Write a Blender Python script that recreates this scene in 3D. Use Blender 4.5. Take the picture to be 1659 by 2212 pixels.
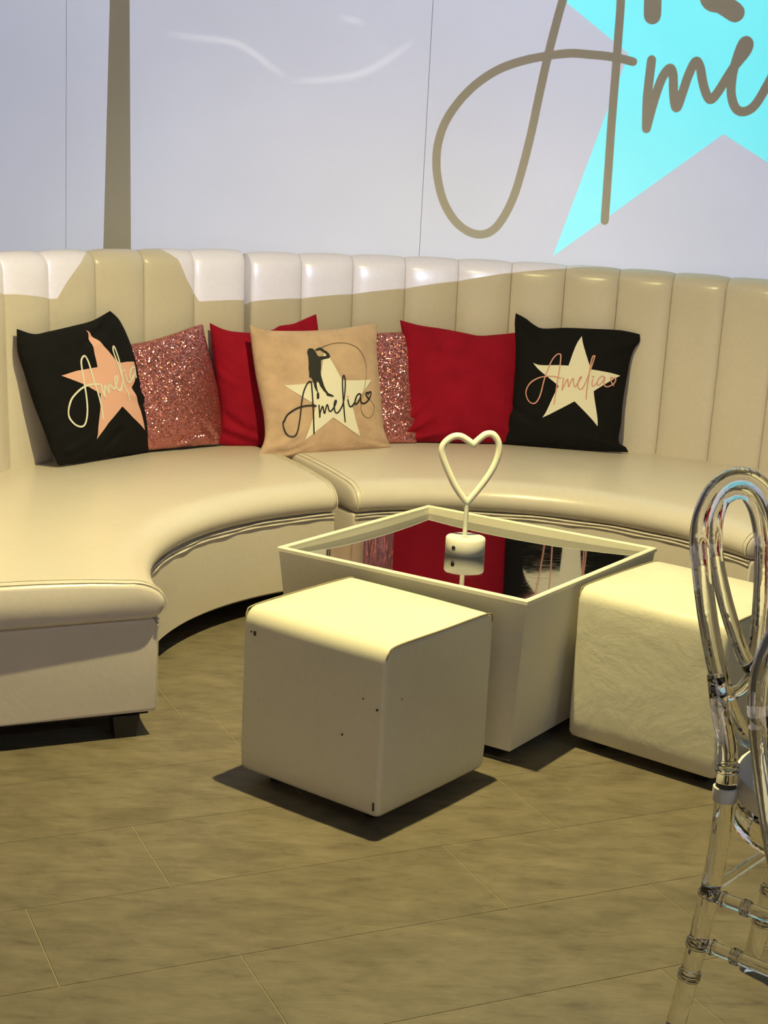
import bpy, bmesh, math, random
import numpy as np
from mathutils import Vector, Matrix
from mathutils.geometry import tessellate_polygon

random.seed(7)
SC = bpy.context.scene
COL = SC.collection
for _o in list(bpy.data.objects):
    bpy.data.objects.remove(_o, do_unlink=True)

# ------------------------------------------------------------------ camera
F_PX, PITCH, ROLL, CAM_H = 3320.0, 0.2290, 0.0512, 1.55
cam_d = bpy.data.cameras.new('camera')
cam_d.sensor_fit = 'HORIZONTAL'
cam_d.sensor_width = 36.0
cam_d.lens = 36.0 * F_PX / 1659.0
cam_d.clip_start = 0.05
cam = bpy.data.objects.new('camera', cam_d)
COL.objects.link(cam)
_fw = Vector((0, math.cos(PITCH), -math.sin(PITCH)))
_up = Vector((0, math.sin(PITCH), math.cos(PITCH)))
_rt = Vector((1, 0, 0))
_R = _rt * math.cos(ROLL) + _up * math.sin(ROLL)
_U = -_rt * math.sin(ROLL) + _up * math.cos(ROLL)
cam.matrix_world = Matrix(((_R.x, _U.x, -_fw.x, 0), (_R.y, _U.y, -_fw.y, 0), (_R.z, _U.z, -_fw.z, CAM_H), (0, 0, 0, 1)))
SC.camera = cam

# ------------------------------------------------------------------ world, exposure, large lights
SC.view_settings.view_transform = 'Standard'
SC.view_settings.look = 'None'
SC.view_settings.gamma = 1.0
SC.view_settings.use_curve_mapping = False
SC.view_settings.exposure = 0.0
SC.cycles.use_denoising = True
SC.cycles.max_bounces = 12
SC.cycles.transmission_bounces = 12
SC.cycles.transparent_max_bounces = 16
SC.cycles.caustics_reflective = False
SC.cycles.caustics_refractive = False
SC.cycles.sample_clamp_indirect = 4.0

wd = bpy.data.worlds.new('room_ambient')
SC.world = wd
wd.use_nodes = True
wd.node_tree.nodes['Background'].inputs[0].default_value = (0.02, 0.02, 0.02, 1)
wd.node_tree.nodes['Background'].inputs[1].default_value = 1.0


def light(name, kind, loc, power, color, target=None, **kw):
    d = bpy.data.lights.new(name, kind)
    d.energy = power
    d.color = color
    for k, v in kw.items():
        setattr(d, k, v)
    o = bpy.data.objects.new(name, d)
    COL.objects.link(o)
    o.location = loc
    if target is not None:
        o.rotation_euler = (Vector(target) - Vector(loc)).to_track_quat('-Z', 'Y').to_euler()
    return o


# the ceiling downlight right above the front stool (its shadows fix the place)
light('downlight_lamp', 'SPOT', (0.07, 3.66, 2.86), 440.0, (1.0, 0.85, 0.38), (0.07, 3.66, 0), spot_size=math.radians(152), spot_blend=1.0, shadow_soft_size=0.022)
# added soft fill far behind the camera, brightens the upright faces
light('rear_fill_lamp', 'AREA', (-0.4, -3.9, 1.35), 64.0, (1.0, 0.86, 0.80), (-0.4, 3.0, 1.2), shape='RECTANGLE', size=5.5, size_y=1.7)
# added warm fill strip under the ceiling, lifts the back wall
light('wall_fill_lamp', 'AREA', (0.1, 5.1, 3.02), 7.0, (1.0, 0.84, 0.60), (0.1, 6.45, 1.5), shape='RECTANGLE', size=4.2, size_y=0.1)
# added cool fill high on the right, greys the near floor
light('cool_fill_lamp', 'AREA', (2.4, 0.6, 3.0), 22.0, (0.66, 0.86, 1.0), (1.2, 1.7, 0), shape='RECTANGLE', size=1.0, size_y=1.0)

# ------------------------------------------------------------------ materials
MATS = {}


def new_mat(name):
    m = bpy.data.materials.new(name)
    m.use_nodes = True
    nt = m.node_tree
    b = nt.nodes['Principled BSDF']
    MATS[name] = m
    return m, nt, b


def N(nt, typ, **kw):
    n = nt.nodes.new(typ)
    for k, v in kw.items():
        if k in n.inputs:
            n.inputs[k].default_value = v
        else:
            setattr(n, k, v)
    return n


def coords(nt, scale=(1, 1, 1), rot=(0, 0, 0), kind='Object'):
    if kind == 'World':
        src = nt.nodes.new('ShaderNodeNewGeometry').outputs['Position']
    else:
        src = nt.nodes.new('ShaderNodeTexCoord').outputs[kind]
    mp = nt.nodes.new('ShaderNodeMapping')
    mp.inputs['Scale'].default_value = scale
    mp.inputs['Rotation'].default_value = rot
    nt.links.new(src, mp.inputs['Vector'])
    return mp.outputs['Vector']


def noise(nt, vec, scale, detail=4, rough=0.55, dist=0.0):
    n = nt.nodes.new('ShaderNodeTexNoise')
    n.inputs['Scale'].default_value = scale
    n.inputs['Detail'].default_value = detail
    n.inputs['Roughness'].default_value = rough
    n.inputs['Distortion'].default_value = dist
    nt.links.new(vec, n.inputs['Vector'])
    return n.outputs['Fac']


def ramp(nt, fac, stops):
    r = nt.nodes.new('ShaderNodeValToRGB')
    while len(r.color_ramp.elements) < len(stops):
        r.color_ramp.elements.new(0.5)
    for e, (p, c) in zip(r.color_ramp.elements, stops):
        e.position = p
        e.color = c if len(c) == 4 else (*c, 1)
    nt.links.new(fac, r.inputs['Fac'])
    return r.outputs['Color']


def bump(nt, b, height, strength, dist=0.01):
    n = nt.nodes.new('ShaderNodeBump')
    n.inputs['Strength'].default_value = strength
    n.inputs['Distance'].default_value = dist
    nt.links.new(height, n.inputs['Height'])
    nt.links.new(n.outputs['Normal'], b.inputs['Normal'])
    return n


def mixc(nt, fac, a, b, blend='MIX'):
    m = nt.nodes.new('ShaderNodeMix')
    m.data_type = 'RGBA'
    m.blend_type = blend
    for sock, v in ((m.inputs[0], fac), (m.inputs[6], a), (m.inputs[7], b)):
        if hasattr(v, 'is_output'):
            nt.links.new(v, sock)
        else:
            sock.default_value = v if not isinstance(v, tuple) else (*v, 1)[:4]
    return m.outputs[2]


def simple(name, col, rough=0.5, **kw):
    m, nt, b = new_mat(name)
    b.inputs['Base Color'].default_value = (*col, 1)
    b.inputs['Roughness'].default_value = rough
    for k, v in kw.items():
        b.inputs[k].default_value = v
    return m


def vinyl(name, col, rough, wr_scale, wr_str, spots=False, dirt=0.08, grain=0.05, rot=(0, 0, 0)):
    m, nt, b = new_mat(name)
    v = coords(nt, kind='World')
    big = noise(nt, v, 2.3, 3)
    c2 = tuple(x * (1 - dirt) for x in col)
    c = ramp(nt, big, [(0.35, col), (0.75, c2)])
    fine = noise(nt, v, 60, 3)
    c = mixc(nt, 0.06, c, ramp(nt, fine, [(0.3, (0.35, 0.3, 0.22)), (0.7, (1, 1, 1))]), 'MULTIPLY')
    if spots:
        vo = nt.nodes.new('ShaderNodeTexVoronoi')
        vo.inputs['Scale'].default_value = 9.0
        nt.links.new(v, vo.inputs['Vector'])
        sp = ramp(nt, vo.outputs['Distance'], [(0.0, (1, 1, 1)), (0.022, (1, 1, 1)), (0.032, (0, 0, 0))])
        gate = ramp(nt, noise(nt, v, 7.7, 1), [(0.52, (0, 0, 0)), (0.56, (1, 1, 1))])
        f = mixc(nt, 1.0, sp, gate, 'MULTIPLY')
        c = mixc(nt, f, c, (0.08, 0.06, 0.045))
    nt.links.new(c, b.inputs['Base Color'])
    b.inputs['Roughness'].default_value = rough
    b.inputs['Specular IOR Level'].default_value = 0.5
    mp = coords(nt, (1, 1, 1), rot, 'World')
    w1 = noise(nt, mp, wr_scale, 4, 0.6, 0.6)
    w2 = noise(nt, v, 300, 2)
    ad = nt.nodes.new('ShaderNodeMath')
    ad.operation = 'MULTIPLY_ADD'
    nt.links.new(w2, ad.inputs[0])
    ad.inputs[1].default_value = grain
    nt.links.new(w1, ad.inputs[2])
    bump(nt, b, ad.outputs[0], wr_str, 0.02)
    return m


CREAM = (0.67, 0.615, 0.575)
vinyl('sofa_vinyl', CREAM, 0.30, 6.0, 0.10, dirt=0.05)
vinyl('sofa_back_vinyl', CREAM, 0.30, 9.0, 0.05, dirt=0.04, grain=0.04)
vinyl('stool_vinyl', (0.80, 0.765, 0.61), 0.42, 5.0, 0.12, spots=True, dirt=0.07)
vinyl('stool_wrinkled_vinyl', (0.80, 0.765, 0.61), 0.42, 6.0, 0.26, dirt=0.14)
vinyl('table_vinyl', (0.80, 0.76, 0.63), 0.5, 4.0, 0.04, dirt=0.06)
simple('piping_vinyl', (0.72, 0.67, 0.55), 0.4)
simple('dark_seam', (0.30, 0.25, 0.15), 0.6)
simple('rim_white', (0.88, 0.85, 0.68), 0.35)
simple('black_lacquer', (0.012, 0.011, 0.011), 0.5)
simple('black_underside', (0.008, 0.008, 0.008), 0.9)
simple('lamp_white', (0.93, 0.90, 0.76), 0.35)
simple('lamp_tube', (0.96, 0.93, 0.78), 0.4, **{'Subsurface Weight': 0.4, 'Subsurface Scale': 0.01})
simple('socket_black', (0.02, 0.02, 0.015), 0.4)
simple('strap_white', (0.85, 0.84, 0.82), 0.6, **{'Transmission Weight': 0.2})
simple('cushion_white', (0.86, 0.83, 0.77), 0.55)
simple('print_white', (0.80, 0.77, 0.69), 0.75)
simple('print_pink', (0.76, 0.43, 0.37), 0.75)
simple('print_rose', (0.66, 0.34, 0.30), 0.7)
simple('print_pale', (0.72, 0.72, 0.64), 0.7)
simple('print_black', (0.012, 0.012, 0.010), 0.7)
simple('print_cord', (0.10, 0.06, 0.03), 0.7)
simple('ceiling_paint', (0.10, 0.10, 0.10), 0.9)
simple('room_paint', (0.16, 0.15, 0.14), 0.9)
simple('projector_black', (0.02, 0.02, 0.02), 0.8)
simple('blocker_dark', (0.05, 0.05, 0.05), 0.7)
simple('grout_pale', (0.34, 0.285, 0.185), 0.8)
simple('panel_gap', (0.28, 0.27, 0.26), 0.9)


def velvet(name, col, sheen, scol, rough=0.85, wr=0.5):
    m, nt, b = new_mat(name)
    v = coords(nt, kind='World')
    n1 = noise(nt, v, 14, 4)
    c = ramp(nt, n1, [(0.3, tuple(x * 0.78 for x in col)), (0.7, col)])
    nt.links.new(c, b.inputs['Base Color'])
    b.inputs['Roughness'].default_value = rough
    b.inputs['Specular IOR Level'].default_value = 0.15
    b.inputs['Sheen Weight'].default_value = sheen
    b.inputs['Sheen Roughness'].default_value = 0.35
    b.inputs['Sheen Tint'].default_value = (*scol, 1)
    n2 = noise(nt, v, 18, 5, 0.6, 0.8)
    bump(nt, b, n2, wr, 0.02)
    return m


velvet('velvet_black', (0.008, 0.008, 0.010), 0.05, (0.3, 0.3, 0.4), wr=0.4)
velvet('velvet_red', (0.31, 0.005, 0.024), 0.25, (1.0, 0.16, 0.25), wr=0.35)
velvet('velvet_beige', (0.62, 0.44, 0.34), 0.25, (1.0, 0.85, 0.7), wr=0.35)


def sequin():
    m, nt, b = new_mat('sequin_rose')
    v = coords(nt, kind='World')
    vo = nt.nodes.new('ShaderNodeTexVoronoi')
    vo.inputs['Scale'].default_value = 260.0
    nt.links.new(v, vo.inputs['Vector'])
    sub = N(nt, 'ShaderNodeVectorMath', operation='SUBTRACT')
    nt.links.new(vo.outputs['Color'], sub.inputs[0])
    sub.inputs[1].default_value = (0.5, 0.5, 0.5)
    sc = N(nt, 'ShaderNodeVectorMath', operation='SCALE')
    nt.links.new(sub.outputs[0], sc.inputs[0])
    sc.inputs['Scale'].default_value = 0.85
    g = nt.nodes.new('ShaderNodeNewGeometry')
    ad = N(nt, 'ShaderNodeVectorMath', operation='ADD')
    nt.links.new(g.outputs['Normal'], ad.inputs[0])
    nt.links.new(sc.outputs[0], ad.inputs[1])
    no = N(nt, 'ShaderNodeVectorMath', operation='NORMALIZE')
    nt.links.new(ad.outputs[0], no.inputs[0])
    nt.links.new(no.outputs[0], b.inputs['Normal'])
    c = mixc(nt, vo.outputs['Color'], (0.50, 0.15, 0.17), (0.72, 0.30, 0.29))
    nt.links.new(c, b.inputs['Base Color'])
    b.inputs['Metallic'].default_value = 0.8
    b.inputs['Roughness'].default_value = 0.20


sequin()


def floor_mat(name, tint=1.0):
    m, nt, b = new_mat(name)
    a = -math.radians(24.6)
    v = coords(nt, (2.2, 7.0, 1), (0, 0, a), 'World')
    v2 = coords(nt, (1, 1.8, 1), (0, 0, a), 'World')
    n1 = noise(nt, v, 4.5, 8, 0.70, 0.3)
    n2 = noise(nt, v2, 5.0, 8, 0.68, 0.5)
    vf = coords(nt, (6, 60, 1), (0, 0, a), 'World')
    n3 = noise(nt, vf, 3.0, 3, 0.6)
    c1 = ramp(nt, n1, [(0.28, (0.120, 0.099, 0.065)), (0.43, (0.192, 0.161, 0.108)), (0.58, (0.222, 0.188, 0.128)), (0.78, (0.262, 0.224, 0.155))])
    c2 = ramp(nt, n2, [(0.36, (0.42, 0.40, 0.37)), (0.52, (0.9, 0.9, 0.9)), (0.66, (1.15, 1.15, 1.15))])
    c = mixc(nt, 0.45, c1, c2, 'MULTIPLY')
    c = mixc(nt, 0.22, c, ramp(nt, n3, [(0.3, (0.4, 0.38, 0.35)), (0.7, (1, 1, 1))]), 'MULTIPLY')
    oi = nt.nodes.new('ShaderNodeObjectInfo')
    c = mixc(nt, 0.10, c, ramp(nt, oi.outputs['Random'], [(0, (0.3, 0.3, 0.3)), (1, (1, 1, 1))]), 'MULTIPLY')
    nt.links.new(c, b.inputs['Base Color'])
    b.inputs['Roughness'].default_value = 0.52
    b.inputs['Specular IOR Level'].default_value = 0.35
    bump(nt, b, n3, 0.08, 0.004)
    return m


floor_mat('floor_vinyl')


def wall_mat():
    m, nt, b = new_mat('wall_white')
    v = coords(nt, kind='World')
    n1 = noise(nt, v, 1.3, 4)
    c = ramp(nt, n1, [(0.3, (0.74, 0.73, 0.70)), (0.7, (0.80, 0.79, 0.77))])
    nt.links.new(c, b.inputs['Base Color'])
    b.inputs['Roughness'].default_value = 0.7
    bump(nt, b, noise(nt, v, 120, 3), 0.06, 0.003)


wall_mat()


def glass_top():
    m, nt, b = new_mat('black_glass')
    v = coords(nt, (1, 4, 1), (0, 0, 0.6), 'World')
    n1 = noise(nt, v, 20, 5, 0.7, 1.0)
    r = ramp(nt, n1, [(0.45, (0.015, 0.015, 0.015)), (0.75, (0.10, 0.10, 0.10))])
    b.inputs['Base Color'].default_value = (0.44, 0.44, 0.48, 1)
    b.inputs['Metallic'].default_value = 1.0
    nt.links.new(r, b.inputs['Roughness'])


glass_top()


def clear_mat():
    m, nt, b = new_mat('clear_resin')
    b.inputs['Base Color'].default_value = (0.97, 0.965, 0.955, 1)
    b.inputs['Transmission Weight'].default_value = 1.0
    b.inputs['Roughness'].default_value = 0.02
    b.inputs['IOR'].default_value = 1.49
    v = coords(nt, kind='Object')
    bump(nt, b, noise(nt, v, 26, 2, 0.5, 0.5), 0.10, 0.01)


clear_mat()


def transparent(name, col):
    m = bpy.data.materials.new(name)
    m.use_nodes = True
    nt = m.node_tree
    nt.nodes.clear()
    o = nt.nodes.new('ShaderNodeOutputMaterial')
    t = nt.nodes.new('ShaderNodeBsdfTransparent')
    t.inputs['Color'].default_value = (*col, 1)
    nt.links.new(t.outputs[0], o.inputs['Surface'])
    MATS[name] = m


transparent('slide_ground', (0.31, 0.35, 0.50))
transparent('slide_cyan', (0.0, 0.68, 0.82))

# ------------------------------------------------------------------ mesh helpers


def mk(name, verts, faces, mat, parent=None, origin=(0, 0, 0), smooth=40, loc=None):
    """One mesh object. Vertices are in world space when parent is given without rotation."""
    me = bpy.data.meshes.new(name)
    ox, oy, oz = origin
    me.from_pydata([(float(v[0]) - ox, float(v[1]) - oy, float(v[2]) - oz) for v in verts], [], faces)
    me.validate()
    bm = bmesh.new()
    bm.from_mesh(me)
    bmesh.ops.recalc_face_normals(bm, faces=bm.faces)
    bm.to_mesh(me)
    bm.free()
    if smooth:
        for p in me.polygons:
            p.use_smooth = True
        me.set_sharp_from_angle(angle=math.radians(smooth))
    me.materials.append(MATS[mat])
    o = bpy.data.objects.new(name, me)
    COL.objects.link(o)
    if parent is not None:
        o.parent = parent
    if loc is not None:
        o.location = loc
    elif parent is None:
        o.location = origin
    return o


def empty(name, loc, rz=0.0):
    o = bpy.data.objects.new(name, None)
    o.empty_display_size = 0.1
    COL.objects.link(o)
    o.location = loc
    o.rotation_euler = (0, 0, rz)
    return o


def tag(o, label=None, cat=None, group=None, kind=None):
    if label:
        o['label'] = label
    if cat:
        o['category'] = cat
    if group:
        o['group'] = group
    if kind:
        o['kind'] = kind
    return o


def dup(src, parent, loc=None, rot=None):
    o = src.copy()
    COL.objects.link(o)
    o.parent = parent
    if loc is not None:
        o.location = loc
    if rot is not None:
        o.rotation_euler = rot
    return o


class MB:
    def __init__(self):
        self.v, self.f = [], []

    def add(self, v, f):
        k = len(self.v)
        self.v += [tuple(p) for p in v]
        self.f += [tuple(i + k for i in q) for q in f]
        return self

    def box(self, x0, y0, z0, x1, y1, z1):
        return self.add([(x0, y0, z0), (x1, y0, z0), (x1, y1, z0), (x0, y1, z0), (x0, y0, z1), (x1, y0, z1), (x1, y1, z1), (x0, y1, z1)],
                        [(0, 3, 2, 1), (4, 5, 6, 7), (0, 1, 5, 4), (1, 2, 6, 5), (2, 3, 7, 6), (3, 0, 4, 7)])

    def tube(self, pts, rad, seg=12, closed=False, cap=True, flat=1.0):
        pts = [Vector(p) for p in pts]
        n = len(pts)
        if not hasattr(rad, '__len__'):
            rad = [rad] * n
        tan = []
        for i in range(n):
            if closed:
                t = pts[(i + 1) % n] - pts[i - 1]
            else:
                t = pts[min(i + 1, n - 1)] - pts[max(i - 1, 0)]
            tan.append(t.normalized())
        up = Vector((0, 0, 1)) if abs(tan[0].z) < 0.9 else Vector((1, 0, 0))
        u = (up - tan[0] * up.dot(tan[0])).normalized()
        V, Fs = [], []
        for i in range(n):
            u = (u - tan[i] * u.dot(tan[i])).normalized()
            w = tan[i].cross(u)
            for j in range(seg):
                a = 2 * math.pi * j / seg
                V.append(pts[i] + (u * math.cos(a) * flat + w * math.sin(a)) * rad[i])
        m = n if closed else n - 1
        for i in range(m):
            for j in range(seg):
                a, b = i * seg + j, i * seg + (j + 1) % seg
                c, d = ((i + 1) % n) * seg + (j + 1) % seg, ((i + 1) % n) * seg + j
                Fs.append((a, b, c, d))
        if cap and not closed:
            Fs.append(tuple(range(seg))[::-1])
            Fs.append(tuple((n - 1) * seg + j for j in range(seg)))
        return self.add(V, Fs)

    def lathe(self, prof, seg=32, c=(0, 0, 0)):
        V, Fs = [], []
        n = len(prof)
        for i in range(seg):
            a = 2 * math.pi * i / seg
            for r, z in prof:
                V.append((c[0] + r * math.cos(a), c[1] + r * math.sin(a), c[2] + z))
        for i in range(seg):
            for j in range(n - 1):
                Fs.append((i * n + j, ((i + 1) % seg) * n + j, ((i + 1) % seg) * n + j + 1, i * n + j + 1))
        return self.add(V, Fs)

    def build(self, name, mat, parent=None, origin=(0, 0, 0), smooth=40, loc=None):
        return mk(name, self.v, self.f, mat, parent, origin, smooth, loc)


def catmull(pts, per=8, closed=False):
    P = [np.array(p, float) for p in pts]
    n = len(P)
    out = []
    m = n if closed else n - 1
    for i in range(m):
        p1, p2 = P[i], P[(i + 1) % n]
        p0 = P[i - 1] if (i > 0 or closed) else p1
        p3 = P[(i + 2) % n] if (i + 2 < n or closed) else p2
        for k in range(per):
            t = k / per
            out.append(0.5 * ((2 * p1) + (p2 - p0) * t + (2 * p0 - 5 * p1 + 4 * p2 - p3) * t * t + (3 * p1 - p0 - 3 * p2 + p3) * t ** 3))
    if not closed:
        out.append(P[-1])
    return out


def ribbon2d(pts, w, per=6, round_cap=True):
    """Flat stroke in 2D: list of verts and quads."""
    c = catmull(pts, per)
    c2 = [c[0]]
    for p in c[1:]:
        if np.linalg.norm(p - c2[-1]) > 1e-7:
            c2.append(p)
    c = c2
    V, Fs = [], []
    L = len(c)
    tl = []
    for i in range(L):
        t = c[min(i + 1, L - 1)] - c[max(i - 1, 0)]
        t = t / (np.linalg.norm(t) + 1e-12)
        tl.append(t)
    seq = []
    if round_cap:
        for a in (80, 60, 35):
            s = math.sin(math.radians(a))
            seq.append((c[0] - tl[0] * w * 0.5 * s, tl[0], w * math.cos(math.radians(a))))
    seq += [(c[i], tl[i], w) for i in range(L)]
    if round_cap:
        for a in (35, 60, 80):
            s = math.sin(math.radians(a))
            seq.append((c[-1] + tl[-1] * w * 0.5 * s, tl[-1], w * math.cos(math.radians(a))))
    for p, t, ww in seq:
        nrm = np.array((-t[1], t[0]))
        V.append(tuple(p + nrm * ww / 2))
        V.append(tuple(p - nrm * ww / 2))
    for i in range(len(seq) - 1):
        Fs.append((2 * i, 2 * i + 1, 2 * i + 3, 2 * i + 2))
    return V, Fs


def fill2d(poly, maxlen):
    """Triangulated polygon in 2D, split until no edge is longer than maxlen."""
    tris = tessellate_polygon([[Vector((p[0], p[1], 0)) for p in poly]])
    bm = bmesh.new()
    vs = [bm.verts.new((p[0], p[1], 0)) for p in poly]
    for t in tris:
        try:
            bm.faces.new([vs[i] for i in t])
        except ValueError:
            pass
    for _ in range(6):
        es = [e for e in bm.edges if e.calc_length() > maxlen]
        if not es:
            break
        bmesh.ops.subdivide_edges(bm, edges=es, cuts=1)
        bmesh.ops.triangulate(bm, faces=[f for f in bm.faces if len(f.verts) > 3])
    bm.verts.index_update()
    V = [(v.co.x, v.co.y) for v in bm.verts]
    Fs = [tuple(v.index for v in f.verts) for f in bm.faces]
    bm.free()
    return V, Fs


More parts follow.
